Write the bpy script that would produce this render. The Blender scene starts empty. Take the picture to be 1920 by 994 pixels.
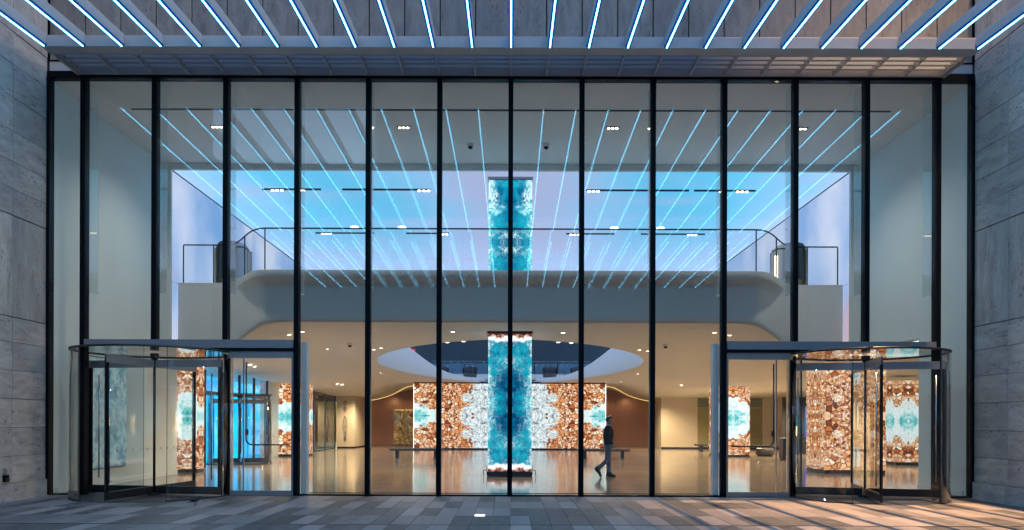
import bpy, bmesh, math, random
from mathutils import Vector, Matrix
random.seed(7)
R = math.radians
SC = bpy.context.scene
COL = SC.collection

# ---------------------------------------------------------------- camera, sky, sun, exposure
D = 16.5            # camera to facade (m)
S = 87.3            # photograph pixels per metre in the facade plane
EYE = 1.61
cam_d = bpy.data.cameras.new('camera'); cam = bpy.data.objects.new('camera', cam_d); COL.objects.link(cam)
cam.location = (0.0115, -D, EYE)
cam.rotation_euler = (R(90), R(-0.19), 0)
cam_d.sensor_width = 36; cam_d.lens = 36*D/(1920/S)
cam_d.shift_x = 3/1920; cam_d.shift_y = (790-497)/1920
cam_d.clip_end = 2000
SC.camera = cam

w = bpy.data.worlds.new('World'); SC.world = w; w.use_nodes = True
wn = w.node_tree
sky = wn.nodes.new('ShaderNodeTexSky'); sky.sky_type = 'NISHITA'; sky.sun_disc = False
SUN_EL, SUN_AZ = R(5.0), R(140)
sky.sun_elevation = SUN_EL; sky.sun_rotation = SUN_AZ
sky.air_density = 1.0; sky.dust_density = 2.5; sky.ozone_density = 3.0
bg = wn.nodes['Background']; bg.inputs[1].default_value = 0.15
wn.links.new(sky.outputs[0], bg.inputs[0])
sun_d = bpy.data.lights.new('sun', 'SUN'); sun_d.energy = 0.05; sun_d.angle = R(25); sun_d.color = (1, .86, .78)
sun = bpy.data.objects.new('sun', sun_d); COL.objects.link(sun)
sun.rotation_euler = (Vector((math.sin(SUN_AZ)*math.cos(SUN_EL), math.cos(SUN_AZ)*math.cos(SUN_EL), math.sin(SUN_EL)))).to_track_quat('Z', 'Y').to_euler()
vs = SC.view_settings; vs.view_transform = 'Standard'; vs.look = 'None'; vs.gamma = 1; vs.use_curve_mapping = False
EXPO = 3.22; vs.exposure = EXPO; EK = 2**-EXPO      # screens and lamps are set in picture values, divided by the exposure
cy = SC.cycles
cy.use_denoising = True; cy.max_bounces = 10; cy.diffuse_bounces = 4; cy.glossy_bounces = 5
cy.transmission_bounces = 6; cy.transparent_max_bounces = 40; cy.sample_clamp_indirect = 6
cy.caustics_reflective = False; cy.caustics_refractive = False

def PX(px, d): return (px-956)*d/S
def PZ(py, d): return EYE-(py-790)*d/S
def PY(d): return (d-1)*D

# ---------------------------------------------------------------- node helper
class NT:
    def __init__(s, name):
        s.m = bpy.data.materials.new(name); s.m.use_nodes = True; s.t = s.m.node_tree
        s.t.nodes.clear(); s.out = s.t.nodes.new('ShaderNodeOutputMaterial')
    def put(s, sock, v):
        if v is None: return
        if isinstance(v, bpy.types.NodeSocket): s.t.links.new(v, sock)
        elif sock.type == 'RGBA' and len(v) == 3: sock.default_value = (*v, 1)
        else: sock.default_value = v
    def n(s, typ, **kw):
        n = s.t.nodes.new(typ)
        for k, v in kw.items(): setattr(n, k, v)
        return n
    def math(s, op, a, b=None, c=None, clamp=False):
        n = s.n('ShaderNodeMath', operation=op, use_clamp=clamp)
        for i, v in enumerate((a, b, c)): s.put(n.inputs[i], v)
        return n.outputs[0]
    def vmath(s, op, a, b=None):
        n = s.n('ShaderNodeVectorMath', operation=op)
        s.put(n.inputs[0], a); s.put(n.inputs[1], b)
        return n.outputs['Value'] if op in ('DOT_PRODUCT', 'LENGTH', 'DISTANCE') else n.outputs[0]
    def obj(s): return s.n('ShaderNodeTexCoord').outputs['Object']
    def rnd(s): return s.n('ShaderNodeObjectInfo').outputs['Random']
    def sep(s, v):
        n = s.n('ShaderNodeSeparateXYZ'); s.put(n.inputs[0], v); return n.outputs
    def comb(s, x, y, z):
        n = s.n('ShaderNodeCombineXYZ')
        for i, v in enumerate((x, y, z)): s.put(n.inputs[i], v)
        return n.outputs[0]
    def noise(s, vec, scale, detail=4, rough=.5, dist=0):
        n = s.n('ShaderNodeTexNoise'); s.put(n.inputs['Vector'], vec)
        n.inputs['Scale'].default_value = scale; n.inputs['Detail'].default_value = detail
        n.inputs['Roughness'].default_value = rough; n.inputs['Distortion'].default_value = dist
        return n.outputs['Fac']
    def noisec(s, vec, scale, detail=2):
        n = s.n('ShaderNodeTexNoise'); s.put(n.inputs['Vector'], vec)
        n.inputs['Scale'].default_value = scale; n.inputs['Detail'].default_value = detail
        return n.outputs['Color']
    def voro(s, vec, scale, feature='F1', out='Color', rand=1):
        n = s.n('ShaderNodeTexVoronoi', feature=feature, voronoi_dimensions='2D'); s.put(n.inputs['Vector'], vec)
        n.inputs['Scale'].default_value = scale; n.inputs['Randomness'].default_value = rand
        return n.outputs[out]
    def ramp(s, f, stops, interp='LINEAR'):
        n = s.n('ShaderNodeValToRGB'); s.put(n.inputs[0], f); r = n.color_ramp; r.interpolation = interp
        while len(r.elements) < len(stops): r.elements.new(.5)
        for e, (p, c) in zip(r.elements, stops):
            e.position = p; e.color = (*c, 1) if len(c) == 3 else c
        return n.outputs[0]
    def mix(s, f, a, b, blend='MIX'):
        n = s.n('ShaderNodeMix', data_type='RGBA', blend_type=blend)
        s.put(n.inputs[0], f); s.put(n.inputs[6], a); s.put(n.inputs[7], b); return n.outputs[2]
    def smooth(s, v, a, b):
        n = s.n('ShaderNodeMapRange', interpolation_type='SMOOTHSTEP'); s.put(n.inputs[0], v)
        n.inputs[1].default_value = a; n.inputs[2].default_value = b; return n.outputs[0]
    def bump(s, h, strength=.3, dist=.01):
        n = s.n('ShaderNodeBump'); n.inputs['Strength'].default_value = strength; n.inputs['Distance'].default_value = dist
        s.put(n.inputs['Height'], h); return n.outputs[0]
    def surf(s, sh): s.t.links.new(sh, s.out.inputs[0]); return s.m
    def pbsdf(s, col, rough=.5, metal=0, normal=None, spec=.5, coat=0):
        n = s.n('ShaderNodeBsdfPrincipled'); s.put(n.inputs['Base Color'], col); s.put(n.inputs['Roughness'], rough)
        s.put(n.inputs['Metallic'], metal); s.put(n.inputs['Specular IOR Level'], spec); s.put(n.inputs['Coat Weight'], coat)
        if normal is not None: s.put(n.inputs['Normal'], normal)
        return n.outputs[0]
    def emit(s, col, st=1.):
        n = s.n('ShaderNodeEmission'); s.put(n.inputs[0], col); s.put(n.inputs[1], st*EK); return n.outputs[0]
    def mixsh(s, f, a, b):
        n = s.n('ShaderNodeMixShader'); s.put(n.inputs[0], f); s.put(n.inputs[1], a); s.put(n.inputs[2], b); return n.outputs[0]

def simple(name, col, rough=.5, metal=0, var=.12, nscale=3, bump=0, spec=.5):
    t = NT(name); o = t.obj(); f = t.noise(o, nscale, 5, .6)
    c = t.mix(f, tuple(x*(1-var) for x in col), tuple(min(1, x*(1+var)) for x in col))
    nrm = t.bump(t.noise(o, 60, 3), bump, .004) if bump else None
    r = t.math('MULTIPLY_ADD', t.noise(o, nscale*2.3, 4), .25*rough, rough*.87)
    return t.surf(t.pbsdf(c, r, metal, nrm, spec))
def emis(name, col, st):
    t = NT(name); return t.surf(t.emit(col, st))

def glass_mat(name, tint=(.985, .992, .992), f0=.045, haze=0., hazecol=(.7, .8, .82)):
    t = NT(name); g = t.n('ShaderNodeNewGeometry')
    c = t.math('ABSOLUTE', t.vmath('DOT_PRODUCT', g.outputs['Incoming'], g.outputs['Normal']))
    p = t.math('POWER', t.math('SUBTRACT', 1, c, clamp=True), 5)
    f = t.math('MULTIPLY_ADD', p, 1-f0, f0, clamp=True)
    tr = t.n('ShaderNodeBsdfTransparent'); t.put(tr.inputs[0], tint)
    gl = t.n('ShaderNodeBsdfGlossy'); gl.inputs['Roughness'].default_value = 0.0
    sh = tr.outputs[0]
    if haze:
        df = t.n('ShaderNodeBsdfDiffuse'); t.put(df.inputs[0], hazecol)
        tl = t.n('ShaderNodeBsdfTranslucent'); t.put(tl.inputs[0], hazecol)
        sh = t.mixsh(haze, sh, t.mixsh(.5, df.outputs[0], tl.outputs[0]))
    return t.surf(t.mixsh(f, sh, gl.outputs[0]))

# ---------------------------------------------------------------- materials
M = {}
M['black_metal'] = simple('black_metal', (.004, .005, .008), .5, 0, .2, 3, 0, .08)
M['dark_metal'] = simple('dark_metal', (.035, .037, .042), .32, .6, .2)
M['grey_metal'] = simple('grey_metal', (.33, .34, .37), .35, .7, .1)
M['steel'] = simple('steel', (.45, .45, .47), .22, 1, .08)
M['pale_metal'] = simple('pale_metal', (.5, .52, .58), .4, .3, .05)
M['lintel_metal'] = simple('lintel_metal', (.20, .22, .26), .45, .2, .05)
M['beam_paint'] = simple('beam_paint', (.42, .42, .44), .5, 0, .06)
M['white_paint'] = simple('white_paint', (.76, .75, .72), .7, 0, .03, .7)
M['fascia_paint'] = simple('fascia_paint', (.68, .655, .63), .75, 0, .03, .7)
M['soffit_paint'] = simple('soffit_paint', (.74, .70, .64), .75, 0, .03, .5)
M['wall_paint'] = simple('wall_paint', (.66, .73, .73), .75, 0, .03, .6)  # cyan cast of the screen light and glass put into the paint
M['pier'] = simple('pier', (.68, .7, .7), .6, 0, .05)
M['cream_wall'] = simple('cream_wall', (.72, .63, .48), .7, 0, .04, .5)
M['green_panel'] = simple('green_panel', (.2, .25, .16), .6, 0, .12, .8)
M['olive_panel'] = simple('olive_panel', (.33, .29, .12), .6, 0, .12, .8)
M['navy'] = simple('navy', (.025, .055, .09), .3, 0, .3)
M['lounge_blue'] = simple('lounge_blue', (.10, .22, .34), .3, 0, .3)  # blue light of the lounge panes put into the panel colour
M['glass'] = glass_mat('glass', f0=.026)
M['fin_glass'] = glass_mat('fin_glass', (.95, .98, .975), .05, .16)
M['drum_glass'] = glass_mat('drum_glass', (.978, .99, .986), .04)
M['rail_glass'] = glass_mat('rail_glass', (.975, .99, .99), .04)
M['smoke_glass'] = glass_mat('smoke_glass', (.45, .43, .38), .07)
M['led'] = emis('led', (.135, .64, 1.0), 12)
def mat_frost():
    t = NT('frosted'); tl = t.n('ShaderNodeBsdfTranslucent'); t.put(tl.inputs[0], (.7, .72, .75)); df = t.n('ShaderNodeBsdfDiffuse'); t.put(df.inputs[0], (.6, .62, .65))
    return t.surf(t.mixsh(.4, tl.outputs[0], df.outputs[0]))
M['frosted'] = mat_frost()
M['led_side'] = emis('led_side', (.01, .10, .55), .55)  # blue halo around the tubes, put into the channel as a glow
M['warm_lamp'] = emis('warm_lamp', (1, .82, .55), 14)
M['cove'] = emis('cove', (1, .62, .2), 1.6)
M['lamp_white'] = emis('lamp_white', (1, .96, .88), 5)
M['red_sign'] = emis('red_sign', (.9, .04, .05), 1.1)
M['letter'] = simple('letter', (.12, .11, .10), .5)
M['bench'] = simple('bench', (.035, .035, .035), .45)
M['bird'] = simple('bird', (.008, .008, .01), .5)
M['mat_floor'] = simple('mat_floor', (.03, .03, .035), .5, 0, .3, 40)
M['jacket'] = simple('jacket', (.006, .009, .009), .8, 0, .2, 20, .2)
M['jeans'] = simple('jeans', (.11, .13, .16), .85, 0, .2, 25, .2)
M['shoe'] = simple('shoe', (.006, .006, .007), .5)
M['skin'] = simple('skin', (.36, .2, .14), .55)
M['hair'] = simple('hair', (.015, .012, .01), .6)
M['pod_felt'] = simple('pod_felt', (.06, .065, .055), .9, 0, .25, 30, .3)
M['pod_gold'] = simple('pod_gold', (.35, .25, .09), .45, .4)
M['armchair'] = simple('armchair', (.06, .065, .08), .8, 0, .25, 20, .2)
M['slot'] = simple('slot', (.012, .012, .012), .8)
M['mortar'] = simple('mortar', (.34, .33, .33), .9, 0, .15, 8)
M['asphalt'] = simple('asphalt', (.11, .11, .12), .9, 0, .2, 2)

def mat_paver():
    t = NT('paver'); o = t.obj(); r = t.rnd()
    v = t.vmath('ADD', o, t.comb(t.math('MULTIPLY', r, 91.), t.math('MULTIPLY', r, 37.), 0))
    base = t.ramp(r, [(0, (.055, .05, .053)), (.3, (.095, .086, .089)), (.55, (.20, .166, .166)), (1, (.35, .285, .282))])
    f = t.noise(v, 90, 4, .7); g = t.noise(v, 5, 4, .6)
    c = t.mix(t.math('MULTIPLY', f, .35), base, (.04, .04, .045))
    c = t.mix(t.math('MULTIPLY', t.smooth(g, .4, .75), .35), c, (.3, .28, .28))
    return t.surf(t.pbsdf(c, t.math('MULTIPLY_ADD', g, .25, .42), 0, t.bump(f, .25, .002), .4))
M['paver'] = mat_paver()

def mat_paver_field():                      # the pavers out of the picture, joined: tone from each slab's cell
    t = NT('paver_field'); g = t.n('ShaderNodeNewGeometry'); r = g.outputs['Random Per Island']
    base = t.ramp(r, [(0, (.055, .05, .053)), (.3, (.095, .086, .089)), (.55, (.20, .166, .166)), (1, (.35, .285, .282))])
    o = t.obj(); f = t.noise(o, 90, 4, .7)
    return t.surf(t.pbsdf(t.mix(t.math('MULTIPLY', f, .35), base, (.04, .04, .045)), .5, 0, t.bump(f, .25, .002), .4))
M['paver_field'] = mat_paver_field()

def mat_tile(brick):
    t = NT('floor_tile_field' if brick else 'floor_tile'); o = t.obj()
    if brick:
        b = t.n('ShaderNodeTexBrick', offset=0, squash=1); t.put(b.inputs['Vector'], o)
        for k, v in (('Scale', 1), ('Mortar Size', .004), ('Brick Width', .315), ('Row Height', 1.135)): b.inputs[k].default_value = v
        t.put(b.inputs['Color1'], (.3, .25, .2)); t.put(b.inputs['Color2'], (.25, .21, .17)); t.put(b.inputs['Mortar'], (.06, .05, .04))
        base = b.outputs['Color']
    else:
        base = t.mix(t.rnd(), (.25, .21, .17), (.3, .25, .2))
    f = t.noise(t.vmath('MULTIPLY', o, (3, 3, 3)), 6, 6, .7)
    c = t.mix(t.math('MULTIPLY', f, .3), base, (.16, .13, .1))
    g = t.noise(o, 1.3, 4, .6)
    w_ = t.noise(o, 2.2, 3, .5)
    return t.surf(t.pbsdf(c, t.math('MULTIPLY_ADD', g, .09, .07), 0, t.bump(w_, .2, .005), .7))
M['tile'] = mat_tile(False); M['tile_field'] = mat_tile(True)

def mat_stone(name, grain, k=1.):                 # travertine, grain axis 'y' (level courses) or 'z' (upright)
    t = NT(name); o = t.obj(); r = t.rnd()
    off = t.comb(t.math('MULTIPLY', r, 53.), t.math('MULTIPLY', r, 91.), t.math('MULTIPLY', r, 29.))
    sc = (7, 1.9, 7) if grain == 'y' else (7, 7, 1.9)
    v = t.vmath('ADD', t.vmath('MULTIPLY', o, sc), off)
    a = t.noise(v, .8, 6, .65, .6); b = t.noise(v, 2.6, 6, .7, .3)
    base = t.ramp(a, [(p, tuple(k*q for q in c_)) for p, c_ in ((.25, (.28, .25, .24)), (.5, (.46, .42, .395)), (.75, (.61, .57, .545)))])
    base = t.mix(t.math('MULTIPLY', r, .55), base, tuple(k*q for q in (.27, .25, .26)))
    pit = t.smooth(b, .60, .68)
    sc2 = (42, 10, 42) if grain == 'y' else (42, 42, 10)
    v2 = t.vmath('ADD', t.vmath('MULTIPLY', o, sc2), off)
    p2 = t.math('MULTIPLY', t.smooth(t.noise(v2, 1.0, 4, .6), .57, .64), t.smooth(t.noise(v, .55, 3, .6), .47, .60))
    pits = t.math('MAXIMUM', t.math('MULTIPLY', pit, .45), p2)
    c = t.mix(t.math('MULTIPLY', pits, .92), base, (.075, .062, .065))
    st = t.noise(t.vmath('MULTIPLY', o, (1.1, 1.1, 1.1)), 1.2, 4, .6)
    c = t.mix(t.math('MULTIPLY', t.smooth(st, .5, .8), .35), c, (.14, .125, .12))
    h = t.math('SUBTRACT', a, t.math('MULTIPLY', pits, 1.2))
    return t.surf(t.pbsdf(c, .72, 0, t.bump(h, .55, .006), .35))
M['stone_h'] = mat_stone('stone_h', 'y'); M['stone_v'] = mat_stone('stone_v', 'z'); M['stone_u'] = mat_stone('stone_u', 'z', .55)  # upper wall: same upright travertine, its dimmer light put into the colour

def mirrored(t):
    x, y, z = t.sep(t.obj())
    return x, z, t.math('ABSOLUTE', x), t.math('ABSOLUTE', z)

def mat_rock(name, seed, spots, scale=4.2, st=1.55, webs=(), gems=()):
    """video of stones and sea foam, mirrored left-right and top-bottom"""
    t = NT(name); x, z, u, v = mirrored(t)
    vec = t.comb(t.math('ADD', u, seed), t.math('ADD', v, seed*.37), 0)
    wob = t.vmath('MULTIPLY', t.vmath('SUBTRACT', t.noisec(vec, 3.0, 2), (.5, .5, .5)), (.14, .14, 0))
    q = t.vmath('ADD', vec, wob)
    def stones(sc):
        rc = t.sep(t.voro(q, sc, 'F1', 'Color'))
        e = t.voro(q, sc, 'DISTANCE_TO_EDGE', 'Distance')
        col = t.ramp(rc[0], [(0, (.14, .022, .006)), (.22, (.40, .11, .03)), (.42, (.72, .27, .085)), (.66, (.90, .50, .27)), (1, (1, .84, .66))])
        g = t.noise(q, sc*6, 4, .7)
        col = t.mix(t.math('MULTIPLY', t.smooth(g, .4, .7), .45), col, (.20, .075, .03))
        return t.mix(t.smooth(e, .015, .13), (.014, .006, .004), col)
    big = stones(scale*2.0); sm = stones(scale*5.2)
    c = t.mix(t.smooth(t.noise(vec, 1.3, 2), .46, .54), big, sm)
    f = None
    nz = t.math('MULTIPLY', t.math('SUBTRACT', t.noise(q, 1.9, 6, .68), .5), 1.9)
    dist = lambda cu, cv, ru, rv: t.vmath('LENGTH', t.comb(t.math('DIVIDE', t.math('SUBTRACT', u, cu), ru), t.math('DIVIDE', t.math('SUBTRACT', v, cv), rv), 0))
    wv = t.vmath('ADD', q, t.vmath('MULTIPLY', t.vmath('SUBTRACT', t.noisec(q, 2.2, 5), (.5, .5, .5)), (.7, .7, 0)))
    for sp in spots:
        k = t.math('SUBTRACT', 1, dist(*sp)); f = k if f is None else t.math('MAXIMUM', f, k)
    if f is not None:
        m = t.math('ADD', f, nz)
        fo = t.math('ADD', t.noise(wv, 3.2, 6, .72, 1.2), t.math('MULTIPLY', t.smooth(m, .9, .0), .22))
        fc = t.ramp(fo, [(.34, (.01, .20, .22)), (.46, (.10, .52, .54)), (.56, (.34, .80, .80)), (.64, (.85, .98, .97)), (.8, (1, 1, 1))])
        fc = t.mix(1., fc, (.74, .74, .74), 'MULTIPLY')
        c = t.mix(t.smooth(m, 0, .10), c, fc)
    for sp in webs:                         # white foam net over dark water
        m = t.math('ADD', t.math('SUBTRACT', 1, dist(*sp)), t.math('MULTIPLY', nz, .7))
        n = t.noise(t.vmath('MULTIPLY', wv, (1, 1.5, 1)), 4.2, 6, .74, 2.2)
        wc = t.ramp(n, [(.36, (.03, .035, .04)), (.45, (.24, .29, .30)), (.51, (.60, .68, .70)), (.60, (.85, .88, .9))])
        rc = t.sep(t.voro(q, 3.3, 'F1', 'Color')); ed = t.voro(q, 3.3, 'F1', 'Distance')
        wc = t.mix(t.math('MULTIPLY', t.smooth(rc[1], .70, .72), t.smooth(ed, .30, .24)), wc, (.20, .055, .03))
        c = t.mix(t.smooth(m, 0, .12), c, wc)
    for (cu, cv, ru, rv) in gems:           # large pale stones on the mirror axis
        d = t.math('ADD', t.math('DIVIDE', t.math('ABSOLUTE', t.math('SUBTRACT', u, cu)), ru), t.math('POWER', t.math('DIVIDE', t.math('ABSOLUTE', t.math('SUBTRACT', v, cv)), rv), 1.5))
        gc = t.mix(t.noise(q, 14, 4, .7), (1, .62, .33), (1, .86, .62))
        c = t.mix(t.smooth(d, 1.12, 1.06), c, (.03, .012, .008)); c = t.mix(t.smooth(d, 1.0, .95), c, gc)
    return t.surf(t.emit(c, st))

def mat_ocean(name, w_, h_, st=1.3, ends=True, faint=0., seed=0., foam=.78):
    """video of blue water with foam, mirrored"""
    t = NT(name); x, z, u, v = mirrored(t)
    un = t.math('DIVIDE', u, w_/2); vn = t.math('DIVIDE', v, h_/2)
    vec = t.comb(t.math('ADD', u, 3.1+seed), t.math('ADD', v, 1.7+seed), 0)
    wv = t.vmath('ADD', vec, t.vmath('MULTIPLY', t.vmath('SUBTRACT', t.noisec(vec, 3.5, 4), (.5, .5, .5)), (.5, .5, 0)))
    a = t.noise(wv, 1.7, 6, .7, .7)
    c = t.ramp(t.math('ADD', a, t.math('MULTIPLY', un, .16)), [(.36, (.0, .03, .10)), (.46, (.0, .085, .20)), (.56, (.002, .20, .33)), (.68, (.01, .36, .48)), (.84, (.1, .6, .68))])
    rids = []
    for sc, sh in ((3.6, 17.), (9.5, 12.)):
        n = t.noise(wv, sc, 5, .68, 1.6)
        rids.append(t.math('SUBTRACT', 1, t.math('MULTIPLY', t.math('ABSOLUTE', t.math('SUBTRACT', n, .5)), sh)))
    rid = t.math('MAXIMUM', rids[0], t.math('MULTIPLY', rids[1], .85))
    mk = t.math('ADD', t.math('MULTIPLY', t.math('POWER', un, 2.4), .55), t.math('MULTIPLY', t.math('SUBTRACT', t.noise(vec, 2.3, 4, .6), .5), 2.4))
    fm = t.math('ADD', rid, t.math('SUBTRACT', mk, foam))
    c = t.mix(t.math('MULTIPLY', t.smooth(fm, .12, .62), .95), c, (.78, 1, 1))
    if ends:
        e = t.math('ADD', vn, t.math('MULTIPLY', t.math('SUBTRACT', t.noise(vec, 3.2, 5, .7), .5), .22))
        e = t.math('ADD', e, t.math('MULTIPLY', t.math('SUBTRACT', un, .5), -.03))
        c = t.mix(t.smooth(e, .87, .92), c, (1, 1, 1))
        rc = t.sep(t.voro(vec, 22, 'F1', 'Color'))
        rk = t.ramp(rc[0], [(0, (.05, .008, .005)), (.6, (.28, .06, .04)), (1, (.75, .4, .3))])
        c = t.mix(t.smooth(e, .955, .975), c, rk)
    if faint: c = t.mix(faint, c, (.36, .42, .41))
    return t.surf(t.emit(c, st))

def mat_skyled(name, st=1., side=False):
    """video of a dawn sky with soft clouds (world axes: x across, y into the hall, z up)"""
    t = NT(name); o = t.n('ShaderNodeNewGeometry').outputs['Position']; x, y, z = t.sep(o)
    if side:
        a = t.noise(t.vmath('MULTIPLY', o, (1, .6, .5)), .62, 3, .45)
        c = t.ramp(a, [(.32, (.20, .40, .76)), (.5, (.40, .55, .87)), (.68, (.66, .74, .95))])
        low = t.math('MULTIPLY', t.smooth(z, 6.4, 4.6), t.smooth(t.noise(o, .55, 2), .35, .62))
        c = t.mix(t.math('MULTIPLY', low, .75), c, (.72, .42, .42))
    else:
        ax = t.math('ABSOLUTE', x)
        wob = t.math('MULTIPLY', t.math('SUBTRACT', t.noise(t.vmath('MULTIPLY', o, (.5, .25, 1)), .6, 3, .5), .5), 4.5)
        k = t.math('ADD', ax, wob)
        c = t.ramp(t.math('DIVIDE', k, 11.), [(.10, (.30, .35, .54)), (.26, (.20, .41, .65)), (.40, (.10, .40, .64)), (.64, (.11, .45, .70)), (.82, (.24, .49, .78)), (.95, (.40, .54, .88))])
        far = t.smooth(y, 8, 21)
        c = t.mix(t.math('MULTIPLY', far, .75), c, (.42, .55, .88))
        cl = t.smooth(t.noise(t.vmath('MULTIPLY', o, (.22, .5, 1)), .9, 3, .45), .5, .72)
        c = t.mix(t.math('MULTIPLY', cl, .3), c, (.40, .38, .6))
    return t.surf(t.emit(c, st))
M['skyled'] = mat_skyled('skyled', 1.5)
M['skyled_side'] = mat_skyled('skyled_side', 1.05, True)
def mat_cyan():
    t = NT('cyan_screen'); o = t.obj()
    a = t.noise(t.vmath('MULTIPLY', o, (1, .6, .8)), 1.4, 3, .5)
    return t.surf(t.emit(t.ramp(a, [(.3, (.01, .33, .85)), (.55, (.01, .5, 1)), (.75, (.15, .66, 1))]), 2.0))
M['cyan'] = mat_cyan()
def mat_copper():
    t = NT('copper_wall'); o = t.obj()
    a = t.noise(t.vmath('MULTIPLY', o, (1, 1, .3)), 1.2, 4, .6)
    return t.surf(t.pbsdf(t.mix(a, (.24, .105, .06), (.34, .17, .11)), .38, .25, None, .5))
M['copper'] = mat_copper()
def mat_amber():
    t = NT('amber_display'); o = t.obj()
    x, y, z = t.sep(o); q = t.comb(x, z, 0)
    a = t.noise(q, 5, 5, .7, 1); b = t.noise(t.vmath('MULTIPLY', q, (14, 1, 1)), 1.0, 2)
    c = t.ramp(a, [(.38, (.03, .014, .004)), (.5, (.25, .11, .018)), (.6, (.75, .4, .08)), (.72, (.95, .75, .45))])
    return t.surf(t.emit(t.mix(t.math('MULTIPLY', t.smooth(b, .45, .6), .5), c, (.1, .04, .01)), .75))
M['amber'] = mat_amber()

# ---------------------------------------------------------------- mesh helper
class MB:
    def __init__(s): s.v = []; s.f = []
    def box(s, x0, x1, y0, y1, z0, z1, mat=None):
        b = len(s.v)
        for z in (z0, z1):
            for (x, y) in ((x0, y0), (x1, y0), (x1, y1), (x0, y1)):
                p = Vector((x, y, z)); s.v.append(tuple(mat @ p if mat else p))
        s.f += [tuple(b+i for i in q) for q in ((3, 2, 1, 0), (4, 5, 6, 7), (0, 1, 5, 4), (1, 2, 6, 5), (2, 3, 7, 6), (3, 0, 4, 7))]
        return s
    def tube(s, pts, rad, n=10, cap=True):
        pts = [Vector(p) for p in pts]; rs = rad if isinstance(rad, (list, tuple)) else [rad]*len(pts)
        b = len(s.v); prev = None
        for i, p in enumerate(pts):
            d = (pts[min(i+1, len(pts)-1)]-pts[max(i-1, 0)]).normalized()
            if prev is None:
                a = d.orthogonal().normalized()
            else:
                a = (prev-d*prev.dot(d)).normalized()
            prev = a; c = d.cross(a)
            for k in range(n):
                t = 2*math.pi*k/n
                s.v.append(tuple(p+(a*math.cos(t)+c*math.sin(t))*rs[i]))
        for i in range(len(pts)-1):
            for k in range(n):
                s.f.append((b+i*n+k, b+i*n+(k+1) % n, b+(i+1)*n+(k+1) % n, b+(i+1)*n+k))
        if cap:
            s.f.append(tuple(b+k for k in reversed(range(n)))); e = b+(len(pts)-1)*n
            s.f.append(tuple(e+k for k in range(n)))
        return s
    def lathe(s, prof, n=24, c=(0, 0, 0), axis='z'):
        b = len(s.v)
        for (r, z) in prof:
            for k in range(n):
                t = 2*math.pi*k/n; p = (r*math.cos(t), r*math.sin(t), z)
                s.v.append((c[0]+p[0], c[1]+p[1], c[2]+p[2]))
        for i in range(len(prof)-1):
            for k in range(n):
                s.f.append((b+i*n+k, b+i*n+(k+1) % n, b+(i+1)*n+(k+1) % n, b+(i+1)*n+k))
        s.f.append(tuple(b+k for k in reversed(range(n)))); e = b+(len(prof)-1)*n
        s.f.append(tuple(e+k for k in range(n)))
        return s
    def arc_wall(s, c, r, th, a0, a1, z0, z1, n=20):       # curved slab of thickness th
        b = len(s.v)
        for i in range(n+1):
            a = a0+(a1-a0)*i/n
            for rr in (r, r-th):
                for z in (z0, z1): s.v.append((c[0]+rr*math.cos(a), c[1]+rr*math.sin(a), z))
        for i in range(n):
            o = b+i*4; q = o+4
            s.f += [(o, q, q+1, o+1), (o+2, o+3, q+3, q+2), (o+1, q+1, q+3, o+3), (o, o+2, q+2, q)]
        s.f += [(b, b+1, b+3, b+2), (b+n*4, b+n*4+2, b+n*4+3, b+n*4+1)]
        return s
    def sheet(s, rows, th=None):                            # grid of points
        b = len(s.v); n = len(rows[0])
        for r in rows: s.v += [tuple(p) for p in r]
        for i in range(len(rows)-1):
            for k in range(n-1):
                s.f.append((b+i*n+k, b+i*n+k+1, b+(i+1)*n+k+1, b+(i+1)*n+k))
        return s
    def mesh(s, name, mats, smooth=False):
        me = bpy.data.meshes.new(name); me.from_pydata(s.v, [], s.f)
        for m in (mats if isinstance(mats, (list, tuple)) else [mats]): me.materials.append(M[m] if isinstance(m, str) else m)
        bm = bmesh.new(); bm.from_mesh(me); bmesh.ops.recalc_face_normals(bm, faces=bm.faces); bm.to_mesh(me); bm.free()
        if smooth: me.polygons.foreach_set('use_smooth', [True]*len(me.polygons))
        me.update(); return me
    def build(s, name, mat, parent=None, smooth=False, loc=(0, 0, 0), rot=(0, 0, 0)):
        return place(name, s.mesh(name, mat, smooth), parent, loc, rot)
def place(name, me, parent=None, loc=(0, 0, 0), rot=(0, 0, 0)):
    o = bpy.data.objects.new(name, me); COL.objects.link(o); o.parent = parent; o.location = loc; o.rotation_euler = rot
    return o
def thing(name, label, cat, loc=(0, 0, 0), rz=0, group=None):
    o = bpy.data.objects.new(name, None); COL.objects.link(o); o.location = loc; o.rotation_euler = (0, 0, rz); o.empty_display_size = .2
    return tag(o, label, cat, group)
def tag(o, label, cat, group=None):
    o['label'] = label; o['category'] = cat
    if group: o['group'] = group
    return o
def struct(o): o['kind'] = 'structure'; return o
def stuff(o): o['kind'] = 'stuff'; return o
def copy_tree(o, parent=None):
    c = o.copy(); COL.objects.link(c); c.parent = parent
    for ch in list(o.children): copy_tree(ch, c)
    return c
_bc = {}
def boxmesh(sx, sy, sz, mat, bev=0.):                      # shared box, origin at its centre
    k = (round(sx, 3), round(sy, 3), round(sz, 3), mat, bev)
    if k not in _bc:
        me = MB().box(-sx/2, sx/2, -sy/2, sy/2, -sz/2, sz/2).mesh('piece', mat)
        if bev:
            bm = bmesh.new(); bm.from_mesh(me)
            bmesh.ops.bevel(bm, geom=bm.edges[:], offset=bev, segments=1, affect='EDGES'); bm.to_mesh(me); bm.free()
        _bc[k] = me
    return _bc[k]
def bx(name, x0, x1, y0, y1, z0, z1, mat, parent=None, bev=0.):
    return place(name, boxmesh(x1-x0, y1-y0, z1-z0, mat, bev), parent, ((x0+x1)/2, (y0+y1)/2, (z0+z1)/2))
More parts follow.
